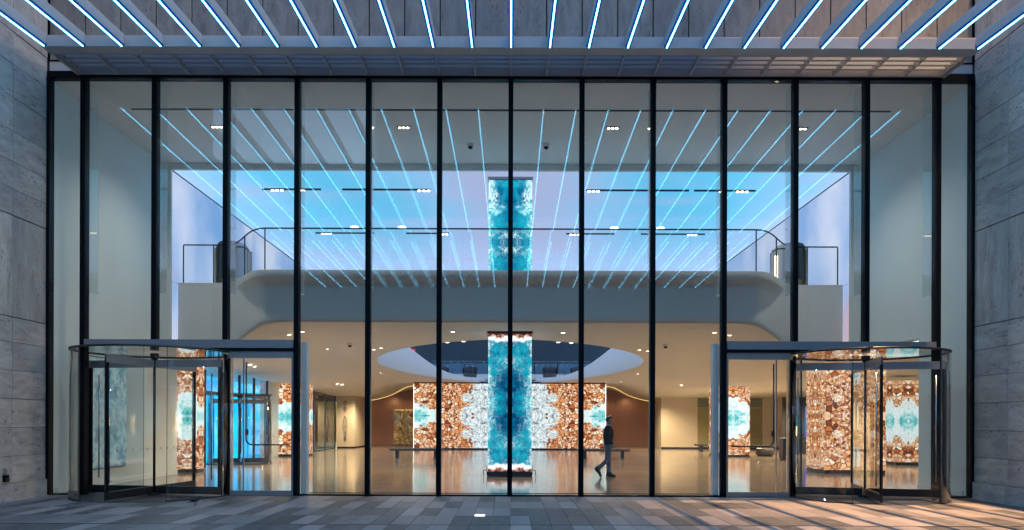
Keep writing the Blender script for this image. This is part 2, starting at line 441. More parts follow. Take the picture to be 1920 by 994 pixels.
def sst(a, b, x):
    t = max(0, min(1, (x-a)/(b-a))); return t*t*(3-2*t)
def spot(x, y, z, power, col, size=R(110), blend=.8, rad=.06, to=None, name='downlight_beam'):
    l = bpy.data.lights.new(name, 'SPOT'); l.energy = power*EK; l.color = col; l.spot_size = size; l.spot_blend = blend; l.shadow_soft_size = rad
    o = bpy.data.objects.new(name, l); COL.objects.link(o); o.location = (x, y, z)
    if to is not None: o.rotation_euler = (Vector((x, y, z))-Vector(to)).to_track_quat('Z', 'Y').to_euler()
    return o

# ================================================================= OUTDOOR SETTING
g = struct(MB().sheet([[(-300, -300, -.06), (300, -300, -.06)], [(-300, -.02, -.06), (300, -.02, -.06)]]).build('ground', 'asphalt'))
PW, PL = .315, 1.135
pav = struct(bx('pavement', -9.98, 9.98, -24, .0, -.05, -.012, 'mortar'))
px0, py0 = pav.location.x, pav.location.y; pz0 = pav.location.z
def rowspan(r):
    y1 = -r*PL-(.06 if r >= 4 else 0); return y1-PL, y1
pm = boxmesh(PW-.006, PL-.006, .04, 'paver', .002)
field = MB()
for r in range(20):
    ya, yb = rowspan(r)
    far = 1+yb/D; half = 960/S*far+.2
    for c in range(-32, 32):
        xa = c*PW+.02
        if xa < -9.98 or xa+PW > 9.98: continue
        if r < 5 and abs(xa+PW/2) < half:
            o = place('paver', pm, pav, (xa+PW/2-px0, (ya+yb)/2-py0, -.02-pz0+random.uniform(-.0012, .0012)))
        else:
            field.box(xa+.003-px0, xa+PW-.003-px0, ya+.003-py0, yb-.003-py0, -.04-pz0, 0-pz0+random.uniform(-.001, .001))
stuff(field.build('paver_field', 'paver_field', pav))
dr = thing('slot_drain', 'black slot drain running across the paving before the glass facade', 'drain', (0, -4*PL-.03, 0))
bx('channel', -9.95, 9.95, -.008, .008, -.011, -.004, 'slot', dr)
bx('edging', -9.95, 9.95, -.027, -.009, -.011, .001, 'dark_metal', dr); bx('edging', -9.95, 9.95, .009, .027, -.011, .001, 'dark_metal', dr)
gl = thing('ground_light', 'small white lit plate set flush in the paving', 'ground light', (PX(900.5, .795), PY(.795), 0))
bx('frame', -.1, .1, -.11, .11, -.01, .003, 'steel', gl); bx('lens', -.082, .082, -.09, .09, .0035, .007, 'lamp_white', gl)

# --- plain stand-in building behind the camera, added to darken the glass reflections
ob_ = thing('office_building', 'dark office building across the plaza, mirrored faintly in the glass', 'building', (0, -62, 0))
M['far_wall'] = simple('far_wall', (.09, .085, .09), .8, 0, .2, .3)
M['far_glass'] = simple('far_glass', (.015, .02, .03), .15, 0, .2)
bx('wall', -14, 75, -14, 0, -.05, 48, 'far_wall', ob_); bx('wing', -75, -14.02, -14, -.5, -.05, 28, 'far_wall', ob_)
for c in range(-12, 12):
    for r_ in range(3):
        yy = 0 if c >= -2 else -.5
        if yy < 0 and r_ == 2: continue
        bx('window', c*6+1, c*6+5, yy, yy+.06, 3+r_*9.5, 10.5+r_*9.5, 'far_glass', ob_)

# --- stone side walls
ZR = [.35, .88, 1.45, 2.03, 2.6, 3.16, 3.67, 5.69, 6.23, 6.77, 7.38, 8.06, 8.72, 9.36, 11.0, 12.6]
for sd, nm, lb in ((-1, 'stone_wall', 'travertine side wall with a small dark box mounted low on it'), (1, 'stone_wall', 'travertine side wall catching warm light along its plinth')):
    wl = thing(nm, lb, 'wall', (sd*9.95, 0, 0), 0)
    XI = lambda a, b: (min(a*sd, b*sd), max(a*sd, b*sd))
    bx('backing', *XI(.055, .55), -9.2, .12, -.05, 12.6, 'slot', wl)
    for c in range(8):
        y1 = -.008-c*1.13; y0 = y1-1.13
        pr = random.uniform(-.004, .004)
        bx('plinth_stone', *XI(-.045, .055), y0+.004, y1-.004, -.045, .346, 'stone_h', wl, .004)
        for i in range(len(ZR)-1):
            gap = .012 if ZR[i] in (3.67, 5.69, 9.36) or ZR[i+1] in (3.67, 5.69, 9.36) else .004
            m = 'stone_v' if ZR[i] in (3.67, 9.36, 11.0) else 'stone_h'
            lo = ZR[i]+(.004 if i else .002)+(.012 if ZR[i] in (5.69, 9.36) else 0)
            bx('stone_panel', *XI(random.uniform(-.004, .004), .055), y0+.004, y1-.004, lo, ZR[i+1]-(.014 if ZR[i+1] == 3.67 else .004), m, wl, .003)
ob = thing('outlet_box', 'small dark outlet box mounted low on the travertine wall', 'outlet box', (-9.945, -1.38, .52))
bx('housing', 0, .06, -.06, .06, -.14, .0, 'black_metal', ob, .006); bx('lid', .061, .075, -.05, .05, -.12, -.06, 'dark_metal', ob)
bx('conduit', .01, .04, -.02, .02, .0, .12, 'grey_metal', ob)

# --- upper stone wall over the glass
uw = thing('upper_stone_wall', 'upright travertine slabs above the glass behind the lit beams', 'wall', (0, 0, 9.32))
bx('backing', -10.5, 10.5, .125, .5, 0, 3.3, 'slot', uw)
for k in range(-13, 13):
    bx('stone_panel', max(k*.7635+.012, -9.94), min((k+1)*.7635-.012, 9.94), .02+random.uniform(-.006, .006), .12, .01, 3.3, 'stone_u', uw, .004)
bx('ledge', -9.94, 9.94, -.03, .02, -.01, .008, 'black_metal', uw)

# ================================================================= GLASS FACADE
MUL = [k*1.527 for k in range(-6, 7)]
fc = thing('glass_facade', 'tall glass facade with black mullions between two stone walls', 'facade', (0, 0, 0))
bx('head', -9.93, 9.93, -.06, .14, 8.94, 9.08, 'black_metal', fc)
for a, b in zip([-9.92]+MUL, MUL+[9.92]):
    bx('spandrel', a+.012, b-.012, .0, .05, 9.084, 9.305, 'pale_metal', fc)
for s_ in (-1, 1):
    bx('jamb', min(s_*9.885, s_*9.945), max(s_*9.885, s_*9.945), -.05, .14, 0, 8.94, 'black_metal', fc)
    for (a, b) in ((4.62, 6.11), (6.11, 7.635), (7.635, 9.13)):
        a2, b2 = sorted((s_*a, s_*b))
    x0, x1 = sorted((s_*4.64, s_*9.10))
    bx('lintel', x0, x1, -.10, .2, 3.16, 3.335, 'lintel_metal', fc)
    bx('lintel_shadow_gap', x0, x1, -.085, .18, 3.095, 3.16, 'black_metal', fc)
    x0, x1 = sorted((s_*4.645, s_*6.02))
    bx('door_head', x0, x1, -.05, .1, 2.95, 3.095, 'grey_metal', fc)
    x0, x1 = sorted((s_*4.39, s_*4.515))
    bx('pier', x0, x1, .1, .3, 0, 3.3, 'pier', fc)
inner = [m for m in MUL if abs(m) < 4.7]
for m in MUL:
    z0 = 0 if abs(m) < 4.7 or abs(m) > 9 else 3.335
    bx('mullion', m-.052, m+.052, -.07, .12, z0, 8.94, 'black_metal', fc)
    if abs(m) > .1 or True:
        o = bx('glass_fin', m-.011, m+.011, .125, .56, 4.4, 8.93, 'fin_glass', fc)
        bx('fin_clamp', m-.02, m+.02, .125, .2, 4.34, 4.4, 'grey_metal', fc)
edges = [-9.885]+MUL+[9.885]
for a, b in zip(edges, edges[1:]):
    mid = (a+b)/2; z0 = 3.335 if 4.6 < abs(mid) < 9.1 else .03
    ga, gb = a+(.058 if a > -9.8 else 0), b-(.058 if b < 9.8 else 0)
    o = bx('pane', ga+.002, gb-.002, .01, .034, z0+.002, 8.938, 'glass', fc)
    o.rotation_euler = (R(random.uniform(-.06, .06)), 0, R(random.uniform(-.09, .09)))
for a, b in zip(edges, edges[1:]):
    mid = (a+b)/2; z0 = 3.335 if 4.6 < abs(mid) < 9.1 else .03
    ga, gb = a+(.058 if a > -9.8 else 0), b-(.058 if b < 9.8 else 0)
    o = bx('inner_pane', ga+.002, gb-.002, .062, .074, z0+.002, 8.938, 'glass', fc)
    o.rotation_euler = (R(random.uniform(-.05, .05)), 0, R(random.uniform(-.10, .10)))
for (a, b) in ((-9.86, -9.22), (-4.52, 4.52), (9.22, 9.86)):
    bx('sill', a, b, -.03, .1, 0, .03, 'black_metal', fc)
    bx('floor_track', a, b, .62, .65, .002, .010, 'slot', fc)

# --- revolving doors
def revolving_door(cx, cyy, rot, label, Rr=1.6, H=3.1, sc=1., full=True):
    t = thing('revolving_door', label, 'revolving door', (cx, cyy, 0))
    g0 = R(38)
    # four curved glass screens (left and right of each opening)
    for (a0, a1) in ((R(123), R(237)), (R(-57), R(57))):
        MB().arc_wall((0, 0), Rr, .018, a0, a1, .02, H-.05, 24).build('curved_glass', 'drum_glass', t, True)
        for a in (a0, a1):
            MB().box(-.022, .002, -.004, .004, .02, H-.05, Matrix.Translation((Rr*math.cos(a), Rr*math.sin(a), 0)) @ Matrix.Rotation(a, 4, 'Z')).build('glass_edge', 'dark_metal', t)
    am = R(0)
    MB().arc_wall((0, 0), Rr+.012, .05, 0, 2*math.pi, H-.05, H-.012, 64).build('top_ring', 'dark_metal', t, True)
    MB().lathe([(Rr-.03, H-.028), (Rr-.03, H-.012)], 64).build('canopy_glass', 'rail_glass', t)
    MB().arc_wall((0, 0), Rr+.01, .05, R(122), R(238), .0, .022, 24).build('base_ring', 'slot', t)
    MB().arc_wall((0, 0), Rr+.01, .05, R(-58), R(58), .0, .022, 24).build('base_ring', 'slot', t)
    MB().lathe([(Rr-.045, .002), (Rr-.045, .006)], 64).build('floor_mat', 'mat_floor', t)
    for k, s_ in ((0, -1), (1, 1)):
        MB().box(-.035, .035, -.05, .05, .02, H-.06).build('jamb_post', 'black_metal', t, False, (s_*(Rr-.055), 0, 0))
    MB().lathe([(.028, .01), (.028, H-.2)], 16).build('centre_post', 'dark_metal', t, True)
    MB().lathe([(.14, .008), (.14, .03), (.07, .05)], 20).build('floor_bearing', 'slot', t)
    MB().lathe([(.05, H-.2), (.09, H-.16), (.09, H-.06)], 20).build('head_bearing', 'dark_metal', t)
    for k in range(4):
        a = rot+k*math.pi/2
        wg = bpy.data.objects.new('wing', MB().box(.05, Rr-.12, -.008, .008, .2, H-.36).mesh('wing', 'drum_glass'))
        COL.objects.link(wg); wg.parent = t; wg.rotation_euler = (0, 0, a)
        bx('top_rail', .04, Rr-.05, -.022, .022, H-.36, H-.2, 'grey_metal', wg)
        bx('bottom_rail', .06, Rr-.05, -.024, .024, .04, .2, 'dark_metal', wg)
        bx('stile', Rr-.12, Rr-.05, -.024, .024, .2, H-.36, 'black_metal', wg)
        bx('seal', Rr-.05, Rr-.024, -.006, .006, .03, H-.22, 'slot', wg)
        MB().tube([(Rr-.24, -.06, .35), (Rr-.24, -.06, H-.5)], .014, 10).build('push_bar', 'steel', wg, True)
        for zz in (.4, H-.55):
            MB().tube([(Rr-.24, -.06, zz), (Rr-.24, 0, zz)], .008, 8).build('bar_bracket', 'steel', wg)
        if k % 2 == 0:
            for i in range(5):
                MB().lathe([(.022, 0), (.022, .002)], 12).build('safety_dot', 'grey_metal', wg, False, (.25+i*.24, .009, 1.0), (R(-90), 0, 0))
    return t
rd1 = revolving_door(-7.635, 0, R(-99), 'glass revolving door with a black bird on the paving beside it')
rd2 = revolving_door(7.635, 0, R(-104), 'glass revolving door before the stone patterned screen column')

# --- swing doors
for s_, lb in ((-1, 'glass swing door with bent tube pull, cyan lit windows behind it'), (1, 'glass swing door with bent tube pull, cream walls and benches behind')):
    t = thing('swing_door', lb, 'door', (s_*5.17, 0, 0))
    X = lambda a: a*s_
    bb = lambda n, a, b, y0, y1, z0, z1, m, p=t: bx(n, min(X(a), X(b)), max(X(a), X(b)), y0, y1, z0, z1, m, p)
    bb('pane', -.48, .54, .0, .014, .11, 2.94, 'drum_glass')
    bb('bottom_rail', -.48, .54, -.022, .036, .015, .105, 'grey_metal')
    bb('edge_strip', .54, .56, -.015, .03, .015, 2.94, 'steel')
    bb('hinge_stile', -.53, -.485, -.03, .06, .0, 2.945, 'grey_metal')
    pts = [(X(.47), -.07, 2.85), (X(.47), -.07, 1.22)]
    for i in range(1, 7):
        a = i/6*math.pi/2; pts.append((X(.47-.13*(1-math.cos(a))), -.07, 1.22-.13*math.sin(a)))
    pts.append((X(-.44), -.07, 1.09))
    h = MB().tube(pts, .016, 10).build('pull_bar', 'dark_metal', t, True)
    for p in ((.47, 2.75), (.47, 1.36), (-.36, 1.09)):
        MB().tube([(X(p[0]), -.07, p[1]), (X(p[0]), .0, p[1])], .011, 8).build('standoff', 'steel', h, True)
    bb('lock_case', .44, .5, -.05, -.002, 1.3, 1.42, 'dark_metal')
    sl = thing('side_light', 'narrow fixed glass light between the revolving door and '+('the door before the cyan windows' if s_ < 0 else 'the door before the cream hall'), 'window', (s_*5.87, 0, 0))
    x0, x1 = sorted((X(-.14), X(.13)))
    bx('pane', x0, x1, .0, .014, .11, 2.94, 'drum_glass', sl); bx('bottom_rail', x0, x1, -.022, .036, .0, .105, 'grey_metal', sl)
    bx('post', (X(.165)-.016), (X(.165)+.016), -.03, .05, 0, 2.945, 'black_metal', sl)
    bx('threshold', min(X(.2), X(-1.2)), max(X(.2), X(-1.2)), -.12, .1, .0, .012, 'steel', sl)

# ================================================================= CANOPY
SL = .036                                     # beams fall a little towards the plaza
def beamz(y): return 8.95+SL*(y+1.45)
cn = thing('entrance_canopy', 'grey louvre canopy hung over the glass with slats and ribs', 'canopy', (0, 0, 0))
bx('front_beam', -9.22, 9.22, -1.45, -1.15, 8.93, 9.15, 'beam_paint', cn, .006)
for i in range(25):
    x = (i-12)*.762
    p = MB().box(-.014, .014, -1.15, -.12, 0, .14).build('rib', 'beam_paint', cn, False, (x, 0, 0)); p.location.z = 8.97
for i, y in enumerate((-.98, -.77, -.55, -.33)):
    MB().box(-9.2, 9.2, -.075, .075, -.006, .006, Matrix.Rotation(R(52), 4, 'X')).build('slat', 'pale_metal', cn, False, (0, y, 9.05+.01*i))
    bx('slat_edge', -9.2, 9.2, y-.055, y-.043, 8.965+.01*i, 8.985+.01*i, 'beam_paint', cn)
bx('roof_sheet', -9.2, 9.2, -1.13, -.1, 9.2, 9.22, 'frosted', cn)
bx('back_rail', -9.22, 9.22, -.12, -.07, 8.99, 9.12, 'beam_paint', cn)
for s_ in (-1, 1): bx('end_plate', min(s_*9.2, s_*9.245), max(s_*9.2, s_*9.245), -1.15, -.12, 8.96, 9.14, 'beam_paint', cn)
NB = 25
beam_proto = None
def led_beam(x, y0, y1, label, group):
    global beam_proto
    L = y0-y1; zc0 = beamz(y0)
    t = thing('light_beam', label, 'light beam', (x, y0, zc0), 0, group)
    t.rotation_euler = (R(0)+math.atan(SL), 0, 0)
    place('beam', boxmesh(.085, L, .2, 'beam_paint', .004), t, (0, -L/2, .118))
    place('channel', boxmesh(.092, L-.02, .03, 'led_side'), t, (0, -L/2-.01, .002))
    n = max(1, int(L/1.8)); seg = L/n
    for i in range(n):
        place('led_tube', boxmesh(.026, seg-.03, .014, 'led'), t, (0, -(i+.5)*seg, -.021))
    place('end_cap', boxmesh(.094, .03, .05, 'black_metal'), t, (0, .005, .006))
    return t
# built once, then copied
b0 = led_beam(-12*.762, -1.45, -11.6, 'long grey canopy beam with a white light tube, joined to the louvre canopy', 'lit canopy beams over the entrance')
for i in range(1, NB):
    c = copy_tree(b0); c.location.x = (i-12)*.762
b1 = led_beam(-12*.762, -12.9, -21.4, 'grey beam with a light tube over the plaza, mirrored in the glass', 'outer lit beams over the plaza')
for i in range(1, NB):
    c = copy_tree(b1); c.location.x = (i-12)*.762
xb = tag(bx('cross_beam', -9.6, 9.6, -12.7, -11.9, 8.85, 9.15, 'beam_paint', None, .01), 'wide grey cross beam carrying the rows of lit beams', 'beam')

# ================================================================= INTERIOR SHELL
YB = PY(1.327)
fl = struct(MB().sheet([[(-22, .02, -.004), (22, .02, -.004)], [(-22, 42, -.004), (22, 42, -.004)]]).build('lobby_floor', 'tile_field'))
tm = boxmesh(PW-.004, PL-.004, .02, 'tile', 0)
for r in range(4):
    for c in range(-31, 31):
        place('tile', tm, fl, (c*PW+.02+PW/2, .02+(r+.5)*PL, -.010+.001+random.uniform(-.0003, .0003)))
lc = struct(MB().sheet([[(-10.2, -.0, 8.945), (10.2, 0., 8.945)], [(-10.2, YB+.1, 8.945), (10.2, YB+.1, 8.945)]]).build('lobby_ceiling', 'white_paint'))
bx('light_slot', -8.95, 8.95, 1.58, 1.64, 8.93, 8.944, 'slot', lc)
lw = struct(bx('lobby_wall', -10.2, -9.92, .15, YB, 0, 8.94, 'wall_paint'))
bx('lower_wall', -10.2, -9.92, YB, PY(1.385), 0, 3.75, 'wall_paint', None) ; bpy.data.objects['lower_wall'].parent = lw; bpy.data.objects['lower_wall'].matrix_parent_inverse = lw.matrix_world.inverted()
def keep(o, p): o.parent = p; o.matrix_parent_inverse = Matrix.Translation(p.location).inverted(); return o
bpy.data.objects['lower_wall'].matrix_parent_inverse = Matrix.Translation(lw.location).inverted()
keep(bx('skirting', -9.92, -9.895, .3, PY(1.385), 0, .12, 'pier'), lw)
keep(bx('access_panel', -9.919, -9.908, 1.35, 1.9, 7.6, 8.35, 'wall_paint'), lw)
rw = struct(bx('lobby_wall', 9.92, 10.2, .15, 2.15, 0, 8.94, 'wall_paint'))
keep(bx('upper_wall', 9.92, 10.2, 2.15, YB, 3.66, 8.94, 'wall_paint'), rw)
keep(bx('skirting', 9.895, 9.92, .3, 2.15, 0, .12, 'pier'), rw)
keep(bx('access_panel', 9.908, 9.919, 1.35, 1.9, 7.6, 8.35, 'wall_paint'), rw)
bh = struct(bx('bulkhead', -10.2, 10.2, YB, YB+.1, 8.76, 8.94, 'white_paint'))
for s_ in (-1, 1):
    keep(bx('return', min(s_*9.69, s_*9.92), max(s_*9.69, s_*9.92), YB, YB+.1, 3.7, 8.76, 'white_paint'), bh)

# --- luminous sky screens of the mezzanine
sc_ = thing('sky_screen_ceiling', 'glowing cyan and lavender sky screen forming the mezzanine ceiling', 'screen', (0, 0, 8.76))
seam = [YB+.1, PY(1.433), PY(1.766), PY(2.1), PY(2.43), PY(3.05)]
for i in range(5):
    bx('screen_panel', -9.66, 9.66, seam[i]+.02, seam[i+1]-.02, .0, .08, 'skyled', sc_)
bx('backing', -9.9, 9.9, YB+.1, PY(3.05), .105, .13, 'slot', sc_)
for s_, lb in ((-1, 'tall glowing pale blue side screen, mezzanine end beside the storefront side'), (1, 'tall glowing pale blue side screen, mezzanine end above the cream hall')):
    t = thing('sky_screen_wall', lb, 'screen', (s_*9.69, 0, 5.6))
    for i in range(5):
        x0, x1 = sorted((0, s_*.08))
        bx('screen_panel', x0, x1, seam[i]+.02, seam[i+1]-.02, .02, 3.14, 'skyled_side', t)
        bx('screen_panel', x0, x1, seam[i]+.02, seam[i+1]-.02, -1.75, -.02, 'skyled_side', t)
    x0, x1 = sorted((s_*.085, s_*.1)); bx('backing', x0, x1, YB+.1, PY(3.05), -1.8, 3.262, 'slot', t)

# --- mezzanine slab: fascia, soffit with an oval opening
def yf(x): return PY(1.225)+(PY(1.345)-PY(1.225))*sst(6.5, 8.3, abs(x))
def zs(x, y): return 4.27-.02*max(0, y-4.2)-.72*sst(6.0, 9.2, abs(x))
xs = [-9.6+19.2*i/160 for i in range(161)]
def setback(x): return .38*(1-sst(6.9, 7.9, abs(x)))
rows = []
ZT = 5.58
for (zz, k) in ((ZT, 0), (ZT-.17, 0), (ZT-.19, .04), (ZT-.22, .5), (ZT-.3, 1)):
    rows.append([(x, yf(x)+setback(x)*k, zz) for x in xs])
for q in range(1, 9):
    e = q/8; row = []
    for x in xs:
        y = yf(x)+setback(x); zb = zs(x, y); z = (ZT-.3)+(zb+.12-(ZT-.3))*e
        row.append((x, y, z))
    rows.append(row)
for q in range(1, 5):
    a = q/4*math.pi/2
    rows.append([(x, yf(x)+setback(x)+.12*(1-math.cos(a)), zs(x, yf(x)+setback(x))+.12*(1-math.sin(a))) for x in xs])
mz = struct(MB().sheet(rows).build('mezzanine_fascia', 'fascia_paint', None, True))
HC, HA, HB = PY(2.06), 5.55, PY(2.70)-PY(2.06)
def hole(t):
    n = 2/1.75; c, s_ = math.cos(t), math.sin(t)
    x = HA*math.copysign(abs(c)**n, c); y = HC+(HB if s_ > 0 else HC-PY(1.47))*math.copysign(abs(s_)**n, s_)
    y -= 1.2*(abs(x)/HA)**2*1.0
    return x, y
NA = 220; inner_r = [hole(2*math.pi*i/NA) for i in range(NA+1)]
HCy = HC-.6
def outer(x, y):
    d = Vector((x, y-HCy)); d.normalize(); best = None
    lo, hi = 0, 60
    def inside(p): return abs(p.x) < 19 and p.y < 36 and p.y > yf(p.x)+setback(p.x)+.06
    for _ in range(40):
        mid = (lo+hi)/2
        if inside(Vector((0, HCy))+d*mid): lo = mid
        else: hi = mid
    p = Vector((0, HCy))+d*lo; return p.x, p.y
outr = [outer(x, y) for x, y in inner_r]
rws = []
for q in range(13):
    e = q/12; rws.append([((1-e)*a[0]+e*b[0], (1-e)*a[1]+e*b[1], zs((1-e)*a[0]+e*b[0], (1-e)*a[1]+e*b[1])) for a, b in zip(inner_r, outr)])
sf = struct(MB().sheet(rws).build('lower_ceiling', 'soffit_paint', None, True))
def rimtop(x, y):
    back = sst(HC+1.0, HC+HB-1.5, y)
    return 5.5-1.42*back-.0
rim = [[(x, y, zs(x, y)) for x, y in inner_r], [(x*1.0, y, zs(x, y)+.03) for x, y in inner_r], [(x*1.012, y, rimtop(x, y)) for x, y in inner_r], [(x*1.06, HC+(y-HC)*1.05, rimtop(x, y)+.01) for x, y in inner_r]]
keep(MB().sheet(rim).build('opening_rim', 'white_paint', None, True), sf)
# mezzanine floors
mf = MB()
mfx = [-9.6+19.2*i/40 for i in range(41)]
mf.sheet([[(x, yf(x)+.03, 5.52) for x in mfx], [(x, PY(1.45), 5.52) for x in mfx]])
mf.box(-9.6, -6.2, PY(1.45), 26, 5.40, 5.52); mf.box(6.2, 9.6, PY(1.45), 26, 5.40, 5.52)
struct(mf.build('mezzanine_floor', 'pier'))
struct(MB().box(-7, 7, PY(2.66), 36, 3.98, 4.07).build('lounge_floor', 'pier'))
uwl = struct(MB().box(-9.7, 9.7, 36, 36.2, 4, 8.9).build('lounge_back_wall', 'navy'))
for i in range(12):
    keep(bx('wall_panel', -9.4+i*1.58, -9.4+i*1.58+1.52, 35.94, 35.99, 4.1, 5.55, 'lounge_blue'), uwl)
    keep(bx('panel_post', -9.44+i*1.58, -9.40+i*1.58, 35.9, 35.99, 4.1, 5.6, 'slot'), uwl)
struct(MB().box(-6.5, 6.5, PY(2.98), PY(2.98)+.15, 4.07, 4.62).build('lounge_parapet', 'white_paint'))
struct(MB().box(-9.7, 9.7, PY(3.05), 36, 8.3, 8.4).build('lounge_ceiling', 'navy'))

# --- balustrade of the mezzanine
bal = thing('glass_balustrade', 'curved glass balustrade with a thin dark handrail on the mezzanine edge', 'balustrade', (0, 0, 5.58))
hx = [-9.5+19.0*i/120 for i in range(121)]
MB().tube([(x, yf(x)+.12, 1.12) for x in hx], .02, 8).build('handrail', 'black_metal', bal, True)
cuts = [-9.5, -8.62, -7.9, -7.35, -6.5, -4.9, -3.2, -1.6, 0, 1.6, 3.2, 4.9, 6.5, 7.35, 7.9, 8.62, 9.5]
for a, b in zip(cuts, cuts[1:]):
    m = MB(); n = 8; xx = [a+.01+(b-a-.02)*i/n for i in range(n+1)]
    bt = len(m.v)
    m.sheet([[(x, yf(x)+.112, 0) for x in xx], [(x, yf(x)+.112, 1.1) for x in xx]])
    m.sheet([[(x, yf(x)+.128, 0) for x in xx], [(x, yf(x)+.128, 1.1) for x in xx]])
    m.build('glass_panel', 'rail_glass', bal, True)
for x in (-9.5, -8.62, -7.35, -6.5, 6.5, 7.35, 8.62, 9.5):
    bx('post', x-.012, x+.012, yf(x)+.10, yf(x)+.14, 0, 1.1, 'dark_metal', bal)
# balustrade round the oval opening, lounge side
b2 = thing('glass_balustrade', 'glass balustrade across the lounge seen through the oval opening', 'balustrade', (0, PY(2.70), 4.07))
for i in range(8):
    x0 = -4.6+i*1.15; bx('glass_panel', x0+.01, x0+1.14, 0, .015, .0, 1.0, 'rail_glass', b2)
bx('handrail', -4.6, 4.6, -.01, .03, 1.0, 1.03, 'steel', b2)
for x in (-4.6, -2.3, 2.3, 4.6): bx('post', x-.012, x+.012, 0, .03, 0, 1.0, 'dark_metal', b2)

# --- lounge armchairs and tables seen through the opening
def armchair(x, y, z, rz, label):
    t = thing('armchair', label, 'armchair', (x, y, z), rz)
    m = MB(); m.lathe([(.26, .06), (.36, .14), (.4, .34), (.38, .4)], 20); m.build('seat', 'armchair', t, True)
    m = MB(); n = 14; rws = []
    for (h, r, th) in ((.14, .38, 0), (.5, .45, 0), (.78, .46, 0), (.84, .42, 0), (.78, .38, 0), (.42, .36, 0)):
        rws.append([(r*math.cos(R(-20)+R(220)*i/n), r*math.sin(R(-20)+R(220)*i/n), h+(.0 if h < .6 else .12*math.sin(math.pi*i/n)-.1)) for i in range(n+1)])
    m.sheet(rws); m.build('backrest', 'armchair', t, True)
    m = MB(); m.lathe([(.3, 0), (.3, .02), (.04, .04), (.04, .1)], 18); m.build('base', 'dark_metal', t, True)
    return t
def cafe_table(x, y, z, label):
    t = thing('side_table', label, 'table', (x, y, z))
    MB().lathe([(.2, .5), (.2, .52)], 20).build('table_top', 'dark_metal', t)
    for k in range(3):
        a = R(90+120*k); MB().tube([(.15*math.cos(a), .15*math.sin(a), 0), (-.09*math.cos(a), -.09*math.sin(a), .5)], .01, 6).build('leg', 'dark_metal', t)
yl = PY(2.78)
armchair(PX(827, 2.8), yl, 4.07, R(20), 'dark lounge armchair in the oval opening, farther from the teal screen column, storefront side')
armchair(PX(881, 2.8), yl, 4.07, R(-15), 'dark lounge armchair in the oval opening, next to the teal column, storefront side')
armchair(PX(1029, 2.8), yl, 4.07, R(15), 'dark lounge armchair in the oval opening, next to the teal column, cream hall side')
armchair(PX(1082, 2.8), yl, 4.07, R(-20), 'dark lounge armchair in the oval opening, farther from the teal column, cream hall side')
cafe_table(PX(846, 2.8), yl+.1, 4.07, 'small three legged table between lounge armchairs, storefront side of the teal column')
cafe_table(PX(1057, 2.8), yl+.1, 4.07, 'small three legged table between lounge armchairs, cream hall side of the teal column')

# --- high backed pods on the mezzanine
def pod(x, y, rz, label, lit):
    t = thing('lounge_pod', label, 'seat', (x, y, 5.52), rz)
    n = 22; m = MB(); rws = []
    def prof(i): return .25*math.sin(math.pi*i/n)
    for (r, z) in ((.5, 0), (.52, .5), (.52, 1.3), (.5, 1.6), (.44, 1.72), (.38, 1.6), (.42, 1.3), (.42, .3)):
        rws.append([(r*math.cos(R(-10)+R(200)*i/n), r*math.sin(R(-10)+R(200)*i/n)*.8, z*(.84+.16*math.sin(math.pi*i/n)) if z > .6 else z) for i in range(n+1)])
    m.sheet(rws); m.build('shell', 'pod_felt', t, True)
    MB().lathe([(.36, 0), (.4, .2), (.4, .4), (.36, .45)], 24).build('seat', 'pod_gold', t, True)
    bx('side_trim', -.545, -.515, -.12, .05, .0, 1.35, 'pod_gold', t); bx('side_trim', .515, .545, -.12, .05, .0, 1.35, 'pod_gold', t)
    if lit: bx('light_strip', -.3, -.22, -.62, -.6, .25, 1.15, 'warm_lamp', t); bx('light_panel', -.4, -.1, -.6, -.57, .0, 1.35, 'pod_gold', t)
    return t
pod(PX(436, 1.44), PY(1.44), R(30), 'tall dark felt lounge pod on the mezzanine, no light strip', False)
pod(PX(1478, 1.44), PY(1.44), R(-30), 'tall dark felt lounge pod with a warm light strip on the mezzanine', True)

# ================================================================= LED COLUMNS AND SCREENS
def led_column(name, label, x0, x1, y0, dep, z1, front, side, base=.1, rz=0., zb=None):
    w_ = x1-x0; t = thing(name, label, 'screen column', ((x0+x1)/2, y0, 0), rz)
    h = z1-base-.02; zc = base+.02+h/2
    bx('core', -w_/2+.03, w_/2-.03, .06, dep-.06, base, z1, 'slot', t)
    place('screen', boxmesh(w_-.01, .05, h, front), t, (0, .03, zc))
    sm = boxmesh(dep-.02, .05, h, side)
    place('screen', sm, t, (-w_/2, dep/2, zc), (0, 0, R(-90)))
    place('screen', sm, t, (w_/2, dep/2, zc), (0, 0, R(90)))
    place('screen', boxmesh(w_-.01, .05, h, front), t, (0, dep-.03, zc), (0, 0, R(180)))
    bx('base', -w_/2-.01, w_/2+.01, .01, dep-.01, 0, base, 'dark_metal', t, .004)
    return t
cw = 1.28; CY = PY(1.357)
M['oc_c'] = mat_ocean('ocean_column', cw, 4.0, 1.3)
M['oc_u'] = mat_ocean('ocean_column_upper', cw, 3.1, 1.6, False, 0, 2.7)
cc = thing('screen_column', 'tall column of teal ocean screens rising through the mezzanine', 'screen column', (PX(955.5, 1.358), CY, 0))
bx('core', -cw/2+.03, cw/2-.03, .06, cw-.06, .1, 8.74, 'slot', cc)
for (za, zb, m) in ((.14, 4.16, 'oc_c'), (5.0, 8.64, 'oc_u')):
    hh = boxmesh(cw-.01, .05, zb-za, m)
    for q, (xx, yy, rr) in enumerate(((0, .03, 0), (-cw/2+.03, cw/2, -90), (cw/2-.03, cw/2, 90), (0, cw-.03, 180))):
        place('screen', hh, cc, (xx, yy, (za+zb)/2), (0, 0, R(rr)))
bx('base', -cw/2-.015, cw/2+.015, .0, cw, 0, .13, 'dark_metal', cc, .004)
